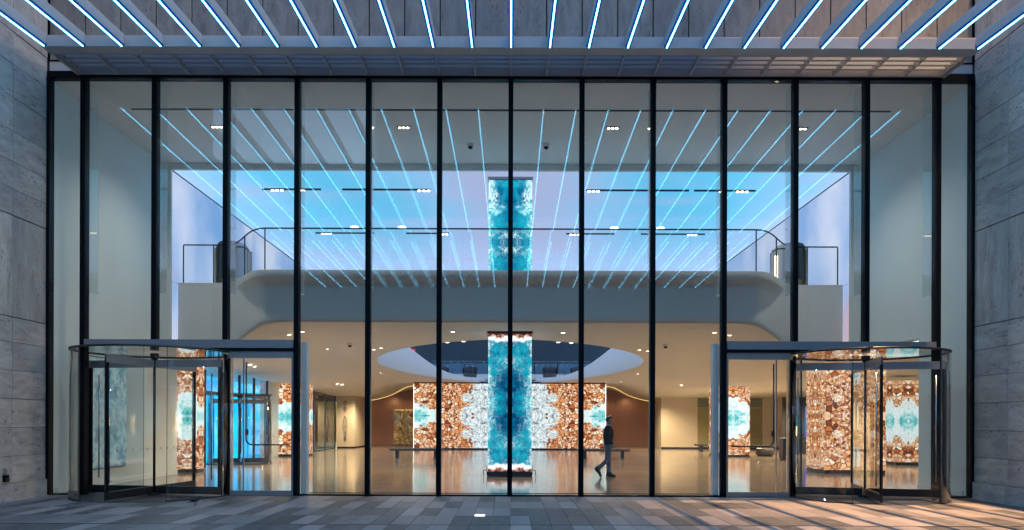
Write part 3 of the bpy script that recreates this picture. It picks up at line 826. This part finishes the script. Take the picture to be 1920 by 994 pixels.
bx('top_trim', -cw/2-.02, cw/2+.02, .0, cw, 4.17, 4.3, 'dark_metal', cc); bx('top_trim', -cw/2-.02, cw/2+.02, .0, cw, 8.66, 8.74, 'grey_metal', cc)
for s_ in (-1, 1):
    MB().tube([(s_*.66, .05, .18), (s_*.76, .05, .18), (s_*.76, .05, .02)], .012, 8).build('guard_hook', 'dark_metal', cc)
    MB().tube([(s_*.67, .3, .3), (s_*.67, .3, .02)], .01, 8).build('guard_hook', 'dark_metal', cc)

M['rk_a'] = mat_rock('rock_a', 2.3, [(0, 0, .62, .75)], 3.6)
M['rk_as'] = mat_rock('rock_as', 7.9, [(.3, 0, .5, .5)], 3.8)
led_column('screen_column', 'rock and foam screen column seen through the revolving door beside the bird', PX(333, 1.43), PX(369, 1.43), PY(1.43), .5, 3.36, 'rk_a', 'rk_as', .09)
M['rk_b'] = mat_rock('rock_b', 11.4, [(0, 0, .85, .7)], 3.0)
M['rk_bs'] = mat_rock('rock_bs', 14.2, [(.4, 0, .5, .4)], 3.4)
led_column('screen_column', 'rock screen column beside the glass storefront', PX(513, 2.09), PX(571, 2.09), PY(2.09), 1.3, 3.46, 'rk_b', 'rk_bs', .07)
M['rk_c'] = mat_rock('rock_c', 5.1, [(.25, 0, .62, .9)], 3.2)
M['rk_cs'] = mat_rock('rock_cs', 9.1, [], 3.6)
led_column('screen_column', 'rock and turquoise pool screen column standing before the green panel', PX(1343, 2.15), PX(1405, 2.15), PY(2.15), 1.3, 3.5, 'rk_c', 'rk_cs', .07)
M['rk_d'] = mat_rock('rock_d', 21.7, [(.0, 1.25, .16, .34)], 3.0, 1.6, (), [(0, 0, .13, .62)])
M['rk_ds'] = mat_rock('rock_ds', 27.1, [], 4.4, 1.55)
led_column('screen_column', 'wide column of orange stone screens behind the revolving door', PX(1546, 1.46), PX(1662, 1.46), PY(1.46), 1.3, 3.5, 'rk_d', 'rk_ds', .1, R(4))
M['rk_e'] = mat_rock('rock_e', 33.3, [(.1, .0, .5, .75)], 3.4, 1.2)
led_column('screen_column', 'foam and stone screen column at the far end of the cream hall', PX(1680, 1.75), PX(1726, 1.75), PY(1.75), .9, 3.2, 'rk_e', 'rk_e', .1)
# screen set on the wall beside the entrance
M['oc_w'] = mat_ocean('ocean_wall', 3.2, 5.0, .55, False, .45, 5.5, .25)
ws = thing('wall_screen', 'pale wave screen set on the grey wall inside the revolving door', 'screen', (-9.92, PY(1.14), 1.78))
place('screen', boxmesh(1.95, .04, 2.66, 'oc_w'), ws, (.025, 0, 0), (0, 0, R(90)))
bx('frame', .0, .004, -1.0, 1.0, -1.36, 1.36, 'dark_metal', ws)
# video wall
VW0, VW1 = PX(775, 2.64), PX(1135, 2.64)
M['vw'] = mat_rock('video_wall', 1.9, [(5.4, 0, 1.25, .7)], 2.6, 1.5, [(.9, 0, 1.75, 2.8)])
vw = thing('video_wall', 'wide screen wall of orange stones and white foam on the rear wall', 'screen', ((VW0+VW1)/2, PY(2.64), 0))
vz0, vz1 = .08, 3.74
place('screen', boxmesh(VW1-VW0, .06, vz1-vz0, 'vw'), vw, (0, .03, (vz0+vz1)/2))
bx('backing', (VW0-VW1)/2, (VW1-VW0)/2, .065, .3, 0, 3.85, 'slot', vw); bx('plinth', (VW0-VW1)/2, (VW1-VW0)/2, -.02, .06, 0, .075, 'dark_metal', vw)
for s_ in (-1, 1): bx('edge_light', s_*(VW1-VW0)/2-.006, s_*(VW1-VW0)/2+.008, -.01, .06, .09, 3.7, 'lamp_white', vw)

# ================================================================= LOWER HALL WALLS
YR = 33.2
cwl = struct(bx('copper_wall', -9.2, 9.2, YR, YR+.2, 0, 4.2, 'copper'))
for s_ in (-1, 1):
    for i in range(3):
        x0, x1 = sorted((s_*(5.6+i*1.2), s_*(5.6+i*1.2+1.19)))
        keep(bx('copper_panel', x0+.004, x1-.004, YR-.02, YR, .05, 2.25, 'copper'), cwl)
        keep(bx('copper_panel', x0+.004, x1-.004, YR-.02, YR, 2.26, 3.6, 'copper'), cwl)
    pts = []
    for i in range(13):
        e = i/12; x = s_*(9.0-3.5*e); pts.append((x, YR-.25-3.5*sst(.35, 1, e), zs(x, YR-.25-3.5*sst(.35, 1, e))-.05))
    tag(MB().tube(pts, .016, 6).build('cove_light', 'cove', None, True), 'thin yellow cove light curving above the copper wall, '+('storefront side' if s_ < 0 else 'cream hall side'), 'cove light')
    tag(bx('upright_light', s_*8.95-.02, s_*8.95+.02, YR-.4, YR-.36, .1, 3.1, 'cove'), 'thin upright yellow light at the copper wall end, '+('storefront side' if s_ < 0 else 'cream hall side'), 'light strip')
dc = thing('display_case', 'amber lit glass display case in the copper wall beside the video wall', 'display case', (PX(755, 2.96), YR-.3, 0))
dw = PX(775, 2.96)-PX(735, 2.96)
bx('back', -dw/2, dw/2, .2, .25, .1, 2.35, 'amber', dc); bx('pane', -dw/2, dw/2, 0, .015, .1, 2.35, 'rail_glass', dc)
for i in range(3): bx('shelf', -dw/2, dw/2, .03, .19, .3+i*.7, .32+i*.7, 'pod_gold', dc)
for x in (-dw/2, 0, dw/2): bx('frame', x-.02, x+.02, -.01, .02, .05, 2.4, 'pod_gold', dc)
bx('top_light', -dw/2+.05, dw/2-.05, .05, .15, 2.3, 2.33, 'cove', dc)

# sign pillar
sp = thing('sign_pillar', 'pale pillar with dark upright lettering beside the glass storefront', 'pillar', (0, 0, 0))
xa, xb_, xc = PX(630, 2.745), PX(663, 2.745), PX(697, 3.04)
ya, yc = PY(2.745), PY(3.04)
m = MB(); b = [(xa, ya), (xb_, ya), (xc, yc), (xa, yc)]
m.v = [(x, y, z) for z in (.08, 3.75) for x, y in b]
m.f = [(0, 1, 2, 3), (7, 6, 5, 4), (0, 4, 5, 1), (1, 5, 6, 2), (2, 6, 7, 3), (3, 7, 4, 0)]
m.build('face', 'cream_wall', sp)
bx('base', xa+.03, xb_-.03, ya+.03, yc-.1, 0, .08, 'slot', sp)
cu = bpy.data.curves.new('lettering', 'FONT'); cu.body = '\n'.join('AT&T SHOWCASE'); cu.size = .3; cu.align_x = 'CENTER'; cu.space_line = .84; cu.extrude = .008
tmp = bpy.data.objects.new('tmp', cu); COL.objects.link(tmp)
me = bpy.data.meshes.new_from_object(tmp.evaluated_get(bpy.context.evaluated_depsgraph_get())); bpy.data.objects.remove(tmp)
me.materials.clear(); me.materials.append(M['letter'])
vz = [v.co.z for v in me.vertices]; vy = [v.co.y for v in me.vertices]
k = (PZ(752, 2.745)-PZ(828, 2.745))/(max(vy)-min(vy))
lt = place('lettering', me, sp, ((xa+xb_)/2, ya-.012, PZ(752, 2.745)-max(vy)*k), (R(90), 0, 0)); lt.scale = (k*1.7, k, 1)

# storefront
sfw = thing('glass_storefront', 'dark glass storefront with bright shelf lights inside', 'storefront', (-10.3, PY(2.30), 0))
L = PY(2.735)-PY(2.30)
for i in range(3):
    bx('pane', 0, .02, i*L/3+.03, (i+1)*L/3-.03, .06, 3.15, 'smoke_glass', sfw)
    bx('mullion', -.02, .05, i*L/3-.03, i*L/3+.03, 0, 3.2, 'grey_metal', sfw)
bx('mullion', -.02, .05, L-.03, L+.03, 0, 3.2, 'black_metal', sfw); bx('head', -.02, .05, 0, L, 3.2, 3.35, 'grey_metal', sfw); bx('sill', -.02, .05, 0, L, 0, .05, 'dark_metal', sfw)
bx('back_wall', -2.6, -2.5, 0, L, 0, 3.4, 'copper', sfw)
for i in range(2):
    MB().tube([(-1.0, 2.5+i*2.0, 2.4-i*.7), (-1.15, 2.9+i*2.0, 1.3-i*.5)], .03, 8).build('light_tube', 'warm_lamp', sfw)
for z in (1.0, 1.7, 2.4): bx('shelf', -2.5, -2.1, .3, L-.3, z, z+.04, 'pod_gold', sfw); bx('shelf_light', -2.45, -2.4, .3, L-.3, z-.03, z-.005, 'cove', sfw)

# left glazed side entrance with a bright screen outside
XE = -10.45
we = thing('side_window_wall', 'window wall glowing cyan beyond the entrance lobby', 'window', (XE, PY(1.49), 0))
LE = PY(2.0)-PY(1.49)
for i in range(5):
    a, b = i*LE/5, (i+1)*LE/5
    bx('pane', 0, .02, a+.03, b-.03, 2.62, 3.3, 'glass', we)
    if i not in (1, 2): bx('pane', 0, .02, a+.03, b-.03, .05, 2.5, 'glass', we)
    bx('mullion', -.04, .05, a-.03, a+.03, 0, 3.35, 'dark_metal', we)
bx('mullion', -.04, .05, LE-.03, LE+.03, 0, 3.35, 'dark_metal', we); bx('transom', -.04, .06, 0, LE, 2.5, 2.62, 'dark_metal', we)
tag(bx('media_screen', XE-1.6, XE-1.5, PY(1.44), PY(2.3), -.02, 3.6, 'cyan'), 'bright cyan screen outside the side window wall', 'screen')
r3 = revolving_door(XE+.35, PY(1.74), R(20), 'smaller revolving door set in the cyan lit side windows', 1.15, 2.6)
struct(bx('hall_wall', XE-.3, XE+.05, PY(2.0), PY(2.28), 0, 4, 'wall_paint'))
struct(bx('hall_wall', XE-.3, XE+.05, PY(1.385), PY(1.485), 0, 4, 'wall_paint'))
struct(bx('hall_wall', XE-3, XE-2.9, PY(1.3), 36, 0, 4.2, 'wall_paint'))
# right hall
struct(bx('hall_wall', 9.05, 9.25, PY(2.80), YR, 0, 4, 'cream_wall'))
hw = struct(bx('hall_wall', 9.05, 19, PY(2.80)-.2, PY(2.80), 0, 4, 'cream_wall'))
hy = PY(2.80)-.2
keep(bx('green_panel', PX(1307, 2.79), PX(1428, 2.79), hy-.03, hy, .1, PZ(764, 2.79), 'olive_panel'), hw)
keep(bx('green_panel', PX(1307, 2.79), PX(1428, 2.79), hy-.03, hy, PZ(763, 2.79), PZ(735, 2.79), 'green_panel'), hw)
keep(bx('skirting', 9.05, 19, hy-.02, hy, 0, .09, 'dark_metal'), hw)
struct(bx('hall_wall', 18.6, 18.8, 0.3, PY(2.8), 0, 4, 'cream_wall'))
struct(bx('hall_wall', 10.2, 18.8, .3, .5, 0, 4, 'cream_wall'))
for i in range(3):
    keep(bx('wall_board', PX(1440, 2.78)+i*1.5+2.2, PX(1440, 2.78)+i*1.5+3.68, hy-.02, hy, 2.6, 3.4, 'olive_panel'), hw)
ex = thing('exhibit_booth', 'dark exhibit booth with an upright blue light at the end of the cream hall', 'booth', (PX(1505, 2.4), PY(2.4), 0))
bx('shell', -.9, .9, 0, .5, 0, 2.9, 'slot', ex)
M['blue_strip'] = emis('blue_strip', (.03, .12, .9), 1.2); M['teal_strip'] = emis('teal_strip', (.02, .3, .42), .8)
bx('blue_light', .1, .3, -.03, -.001, .5, 2.4, 'blue_strip', ex); bx('teal_light', -.5, -.3, -.03, -.001, .9, 1.9, 'teal_strip', ex)
bx('counter', -.8, .6, -.5, -.05, .0, .85, 'dark_metal', ex); bx('placard', -.75, -.4, -.3, -.27, .9, 1.4, 'white_paint', ex)
kk = thing('kiosk', 'plain grey kiosk post standing in the cream hall', 'kiosk', (PX(1474, 1.98), PY(1.98), 0))
bx('body', -.14, .14, 0, .5, .04, .9, 'dark_metal', kk, .01); bx('top', -.15, .15, -.01, .51, .9, .94, 'grey_metal', kk); bx('foot', -.12, .12, .03, .47, 0, .04, 'slot', kk)

# benches
def bench(x0, x1, y, label, seat=.43):
    t = thing('bench', label, 'bench', ((x0+x1)/2, y, 0)); w_ = x1-x0
    bx('seat', -w_/2, w_/2, -.22, .22, seat-.1, seat, 'bench', t, .012)
    for s_ in (-1, 1): bx('leg', s_*(w_/2-.32)-.07, s_*(w_/2-.32)+.07, -.16, .16, .02, seat-.1, 'dark_metal', t); bx('foot_plate', s_*(w_/2-.32)-.1, s_*(w_/2-.32)+.1, -.18, .18, 0, .02, 'steel', t)
bench(PX(731, 2.0), PX(831, 2.0), PY(2.0), 'long dark bench before the amber display case')
bench(PX(1082, 2.0), PX(1180, 2.0), PY(2.0), 'long dark bench behind the walking person')
bench(PX(1303, 2.5), PX(1350, 2.5), PY(2.5), 'dark bench by the cream wall, half hidden by the turquoise pool column')
bench(PX(1415, 2.35), PX(1480, 2.35), PY(2.35), 'dark bench between the turquoise pool column and the kiosk')
ot = thing('ottoman', 'low round black ottoman near the kiosk', 'ottoman', (PX(1434, 2.2), PY(2.2), 0))
MB().lathe([(.4, .06), (.43, .1), (.43, .34), (.38, .38)], 28).build('cushion', 'bench', ot, True); MB().lathe([(.36, 0), (.36, .06)], 24).build('base', 'dark_metal', ot)

# exit signs
for (px, py, d, lb) in ((528, 711, 2.05, 'small red lit sign above the rock column by the storefront'), (773, 658, 2.95, 'small red lit sign inside the oval opening')):
    t = thing('lit_sign', lb, 'sign', (PX(px, d), PY(d), PZ(py, d)))
    bx('face', -.15, .15, -.02, .02, -.1, .1, 'red_sign', t); bx('bracket', -.02, .02, -.01, .01, .1, .3, 'dark_metal', t)

# ================================================================= LAMPS IN THE CEILINGS
WARM = (1, .74, .44)
def downlight(px, py, label, group, power=0):
    # ray through the pixel to the lower ceiling
    y = 5.
    for _ in range(60):
        d = 1+y/D; x = PX(px, d); z = zs(x, y); y += (PZ(py, d)-z)*-0 ; 
        dn = (z-EYE)*S/(790-py); y = .5*y+.5*(dn-1)*D
    d = 1+y/D; x = PX(px, d); z = zs(x, y)
    t = thing('downlight', label, 'downlight', (x, y, z), 0, group)
    MB().lathe([(.062, -.012), (.062, -.004)], 16).build('lens', 'warm_lamp', t); MB().arc_wall((0, 0), .085, .02, 0, 2*math.pi, -.016, .0, 18).build('trim', 'white_paint', t)
    if power: spot(x, y, z-.03, power, WARM, R(130), .9, .08)
    return t
G = 'downlights in the lower ceiling'
for (px, py) in ((541, 629), (566, 623), (612, 655), (848, 622), (868, 640), (838, 642), (1055, 623), (1046, 641), (1070, 642), (1339, 622), (1368, 627), (700, 656), (714, 653), (1198, 655), (1214, 657),
                 (663, 681), (669, 684), (712, 700), (716, 702), (745, 714), (1238, 681), (1244, 680), (1195, 700), (1163, 715), (632, 722), (640, 723), (1277, 722), (1560, 690), (476, 689), (468, 686)):
    downlight(px, py, 'small warm downlight set in the pale lower ceiling', G, 0)
PW_LO = 1080
for (x, y, p) in ((-6.5, 9, 1), (6.5, 9, 1), (-3, 7.2, .5), (3, 7.2, .5), (-7.5, 15, 1), (7.5, 15, 1), (-8, 21, 1), (8, 21, 1), (-8.0, 27.5, 1), (8.0, 27.5, 1), (12.5, 10.5, 1), (13, 18, 1.3), (12, 23.5, 1.6), (15.5, 21, 1), (-9.6, 9, .6)):
    spot(x, y, zs(x, y)-.06, PW_LO*p, WARM, R(150), .6, .1)
for s_ in (-1, 1):
    for x in (5.9, 7.6): spot(s_*x, YR-1.3, 3.1, 40, (1, .7, .4), R(120), .7, .1, (s_*x, YR, 1.3))
# three lamp fixtures in the high lobby ceiling
def tri(px, y, label):
    d = 1+y/D; t = thing('ceiling_spotlight', label, 'spotlight', (PX(px, d), y, 8.945), 0, 'three lamp fittings in the lobby ceiling')
    bx('tray', -.16, .16, -.06, .06, -.02, 0, 'dark_metal', t)
    for k in (-1, 0, 1): MB().lathe([(.035, -.03), (.035, -.018)], 12).build('lens', 'warm_lamp', t, False, (k*.1, 0, 0))
    spot(PX(px, d), y, 8.88, 330, (.97, .97, .90), R(140), .8, .1)
yt = (7.33*S/(790-239)-1)*D
for px in (405, 755, 1147, 1500): tri(px, yt, 'three lamp fitting flush in the high lobby ceiling')
# track lights under the sky screens
for (yy, spans) in ((PY(1.433), ((490, 600, 518), (640, 805, 793), (1096, 1290, 1111), (1300, 1415, 1390))), (PY(1.766), ((590, 700, 610), (760, 840, 829), (1060, 1150, 1076), (1200, 1320, 1296)))):
    d = 1+yy/D
    for (a, b, l) in spans:
        side = 'storefront side' if l < 956 else 'cream hall side'
        row = 'first seam' if d < 1.6 else 'second seam'; pos = 'by the column' if 700 < l < 1200 else 'off the column'
        t = thing('track_light', 'dark track light under the sky screen, %s, %s, %s' % (row, pos, side), 'track light', (PX((a+b)/2, d), yy, 8.755))
        w_ = PX(b, d)-PX(a, d); bx('track', -w_/2, w_/2, -.03, .03, -.05, -.005, 'slot', t)
        for k in (-1, 0, 1): MB().lathe([(.045, -.075), (.045, -.05)], 12).build('lens', 'warm_lamp', t, False, (PX(l, d)-PX((a+b)/2, d)+k*.14, 0, 0))
for px in (663, 752, 1150, 1237):
    d = 7.14*S/(790-426)
    t = thing('disc_light', 'round white lamp under the glowing sky screen', 'lamp', (PX(px, d), PY(d), 8.75), 0, 'round lamps under the sky screen')
    MB().lathe([(.12, -.03), (.15, -.015), (.15, 0)], 20).build('diffuser', 'lamp_white', t, True); MB().lathe([(.17, -.008), (.17, 0)], 20).build('rim', 'white_paint', t)
# dome cameras
for (px, py, kind, lb) in ((880, 276, 'hi', 'dark dome camera on the high lobby ceiling, storefront side'), (1022, 276, 'hi', 'dark dome camera on the high lobby ceiling, cream hall side'),
                           (655, 645, 'lo', 'dark dome camera on the lower ceiling, storefront side'), (1247, 645, 'lo', 'dark dome camera on the lower ceiling, cream hall side')):
    if kind == 'hi': d = 7.26*S/(790-py); x, y, z = PX(px, d), PY(d), 8.944
    else:
        d = 1.45
        for _ in range(40): d = .5*d+.5*(zs(PX(px, d), PY(d))-EYE)*S/(790-py)
        x, y = PX(px, d), PY(d); z = zs(x, y)
    t = thing('dome_camera', lb, 'camera', (x, y, z))
    MB().lathe([(.06, -.07), (.085, -.05), (.09, 0)], 20).build('housing', 'white_paint', t, True)
    MB().lathe([(.012, -.13), (.04, -.12), (.06, -.1), (.066, -.07)], 20).build('dome', 'black_metal', t, True)

# warm floodlight high on the neighbouring building, lighting the plaza through the beams
fx, fy, fz = 12.0, -5.0, 53.0
ft = thing('floodlight', 'warm floodlight high above the plaza', 'floodlight', (fx, fy, fz+.3))
bx('housing', -.3, .3, -.3, .3, .0, .35, 'dark_metal', ft); bx('yoke', -.36, -.31, -.05, .05, -.1, .7, 'steel', ft); bx('yoke', .31, .36, -.05, .05, -.1, .7, 'steel', ft)
spot(fx, fy, fz, 420000, (1, .60, .27), R(15.5), 1.0, .25, (8.6, -2.6, 0), 'floodlight_beam')

# ================================================================= PERSON
def person():
    px, d = 1139, 1.357
    t = thing('person', 'person in a black jacket and grey jeans walking past the bench', 'person', (PX(px, d), PY(d)-.15, 0))
    J = {'pel': (0, 0, .93), 'sp1': (.0, 0, 1.1), 'sp2': (.01, 0, 1.3), 'ch': (.0, 0, 1.42), 'nk': (.02, 0, 1.51), 'hd0': (.045, 0, 1.58), 'hd1': (.05, 0, 1.66), 'hd2': (.045, 0, 1.72),
         'lh': (.0, .1, .9), 'lk': (.03, .1, .5), 'la': (.04, .1, .09), 'lt': (.17, .1, .04), 'lhl': (-.03, .1, .05),
         'rh': (.0, -.1, .9), 'rk': (-.04, -.09, .49), 'ra': (-.33, -.09, .24), 'rt': (-.26, -.09, .09), 'rhl': (-.41, -.09, .26),
         'ls': (.0, .19, 1.42), 'le': (-.06, .25, 1.15), 'lw': (.05, .25, .92), 'lhd': (.08, .25, .84),
         'rs': (.0, -.19, 1.42), 're': (-.06, -.26, 1.15), 'rw': (.10, -.24, .95), 'rhd': (.14, -.24, .87)}
    RD = {'pel': (.15, .12), 'sp1': (.14, .11), 'sp2': (.16, .12), 'ch': (.15, .1), 'nk': (.065, .065), 'hd0': (.1, .09), 'hd1': (.125, .105), 'hd2': (.1, .088),
          'lh': (.1, .1), 'lk': (.068, .068), 'la': (.048, .048), 'lt': (.035, .03), 'lhl': (.04, .04), 'rh': (.1, .1), 'rk': (.068, .068), 'ra': (.048, .048), 'rt': (.035, .03), 'rhl': (.04, .04),
          'ls': (.075, .075), 'le': (.058, .058), 'lw': (.04, .04), 'lhd': (.035, .028), 'rs': (.075, .075), 're': (.058, .058), 'rw': (.04, .04), 'rhd': (.035, .028)}
    E = [('pel', 'sp1'), ('sp1', 'sp2'), ('sp2', 'ch'), ('ch', 'nk'), ('nk', 'hd0'), ('hd0', 'hd1'), ('hd1', 'hd2')]
    for s_ in 'lr': E += [('pel', s_+'h'), (s_+'h', s_+'k'), (s_+'k', s_+'a'), (s_+'a', s_+'t'), (s_+'a', s_+'hl'), ('ch', s_+'s'), (s_+'s', s_+'e'), (s_+'e', s_+'w'), (s_+'w', s_+'hd')]
    ks = list(J); me = bpy.data.meshes.new('tmpbody'); me.from_pydata([J[k] for k in ks], [(ks.index(a), ks.index(b)) for a, b in E], [])
    o = bpy.data.objects.new('tmpbody', me); COL.objects.link(o)
    md = o.modifiers.new('skin', 'SKIN'); sd = o.modifiers.new('sub', 'SUBSURF'); sd.levels = sd.render_levels = 2
    for i, k in enumerate(ks):
        sv = me.skin_vertices[0].data[i]; sv.radius = RD[k] if k[0] in 'nh' else (RD[k][0]*1.13, RD[k][1]*1.13); sv.use_root = (k == 'pel')
    bpy.context.view_layer.update()
    em = bpy.data.meshes.new_from_object(o.evaluated_get(bpy.context.evaluated_depsgraph_get())); bpy.data.objects.remove(o)
    # nose, ears, fingers joined into the same mesh
    m = MB(); m.v = [tuple(v.co) for v in em.vertices]; m.f = [tuple(p.vertices) for p in em.polygons]
    m.tube([(.125, 0, 1.665), (.155, 0, 1.635), (.13, 0, 1.628)], [.006, .016, .012], 8)
    for s_ in (-1, 1): m.tube([(.04, s_*.075, 1.63), (.035, s_*.092, 1.645), (.04, s_*.085, 1.675)], [.01, .016, .008], 8)
    for hd, sy in (('lhd', 1), ('rhd', -1)):
        hx_, hy_, hz_ = J[hd]
        for i, ln in enumerate((.07, .08, .075, .06)):
            yy = hy_+(i-1.5)*.016
            m.tube([(hx_+.01, yy, hz_-.02), (hx_+.03, yy, hz_-.02-ln*.55), (hx_+.02, yy-sy*.008, hz_-.02-ln)], [.009, .009, .006], 6)
        m.tube([(hx_+.02, hy_-sy*.02, hz_+.02), (hx_+.055, hy_-sy*.03, hz_-.01), (hx_+.06, hy_-sy*.03, hz_-.04)], [.011, .01, .007], 6)
    bm_ = m.mesh('body', ['jacket', 'jeans', 'shoe', 'skin'], True)
    for p in bm_.polygons:
        c = p.center; k = 0
        arm = abs(c.y) > .185 and c.z < 1.35
        if c.z > 1.5: k = 3
        elif arm and c.z < (.93 if c.y > 0 else .955) and abs(c.y) > .2: k = 3
        elif not arm and c.z < .94: k = 1
        if c.z < .135 or (c.x < -.28 and c.z < .3): k = 2 if not arm else k
        p.material_index = k
    place('body', bm_, t)
    h = MB(); n = 18; prof = [(.0, 1.775), (.05, 1.768), (.085, 1.74), (.1, 1.7), (.102, 1.66), (.095, 1.61)]
    rws = []
    for (r, z) in prof: rws.append([(.043+r*math.cos(2*math.pi*i/n)*(1.08 if math.cos(2*math.pi*i/n) < .2 else (1. if z > 1.75 else .9 if z > 1.72 else .74 if z > 1.68 else .5))-(0 if z > 1.7 else .012), r*math.sin(2*math.pi*i/n)*.93, z) for i in range(n+1)])
    h.sheet(rws); h.build('hair', 'hair', t, True)
    for s_ in (-1, 1): MB().lathe([(.001, -.008), (.008, 0), (.001, .008)], 8).build('eye', 'white_paint', t, True, (.128, s_*.032, 1.668))
    MB().box(.128, .139, -.022, .022, 1.598, 1.606).build('mouth', 'skin', t)
    for (cx_, cy_, cz_, a) in ((.05, .1, 0, 0), (-.33, -.09, .16, R(62))):
        s2 = MB(); s2.tube([(-.1, 0, .045), (-.05, 0, .05), (.05, 0, .045), (.14, 0, .036), (.19, 0, .03)], [.03, .048, .05, .044, .025], 12)
        for v in range(len(s2.v)):
            x, y, z = s2.v[v]; s2.v[v] = (x, y, max(z, .0))
        s2.build('shoe', 'shoe', t, True, (cx_, cy_, cz_), (0, a, 0))
    return t
person()

# ================================================================= BIRD
bd = thing('bird', 'small black bird standing on the paving by the revolving door', 'bird', (PX(367, .88), PY(.88), 0), R(8))
bb_ = MB(); bb_.tube([(-.1, 0, .075), (-.07, 0, .085), (-.02, 0, .1), (.03, 0, .115), (.06, 0, .135), (.075, 0, .152), (.09, 0, .162), (.103, 0, .163)], [.006, .025, .04, .04, .03, .024, .022, .012], 14)
bb_.build('body', 'bird', bd, True)
MB().tube([(.098, 0, .163), (.13, 0, .158)], [.008, .001], 8).build('beak', 'bird', bd, True)
MB().box(-.16, -.08, -.018, .018, .064, .072).build('tail', 'bird', bd, False, (0, 0, .004), (0, R(-8), 0))
for s_ in (-1, 1):
    MB().tube([(-.08, s_*.02, .09), (-.02, s_*.043, .105), (.04, s_*.036, .12)], [.006, .022, .012], 8).build('wing', 'bird', bd, True)
    lg = MB().tube([(.0, s_*.016, .075), (.004, s_*.016, .035), (.0, s_*.016, .004)], .0035, 6).build('leg', 'bird', bd)
    for a in (-.5, 0, .5): MB().tube([(0, s_*.016, .004), (.028*math.cos(a), s_*.016+.028*math.sin(a), .003)], .0025, 5).build('toe', 'bird', lg)
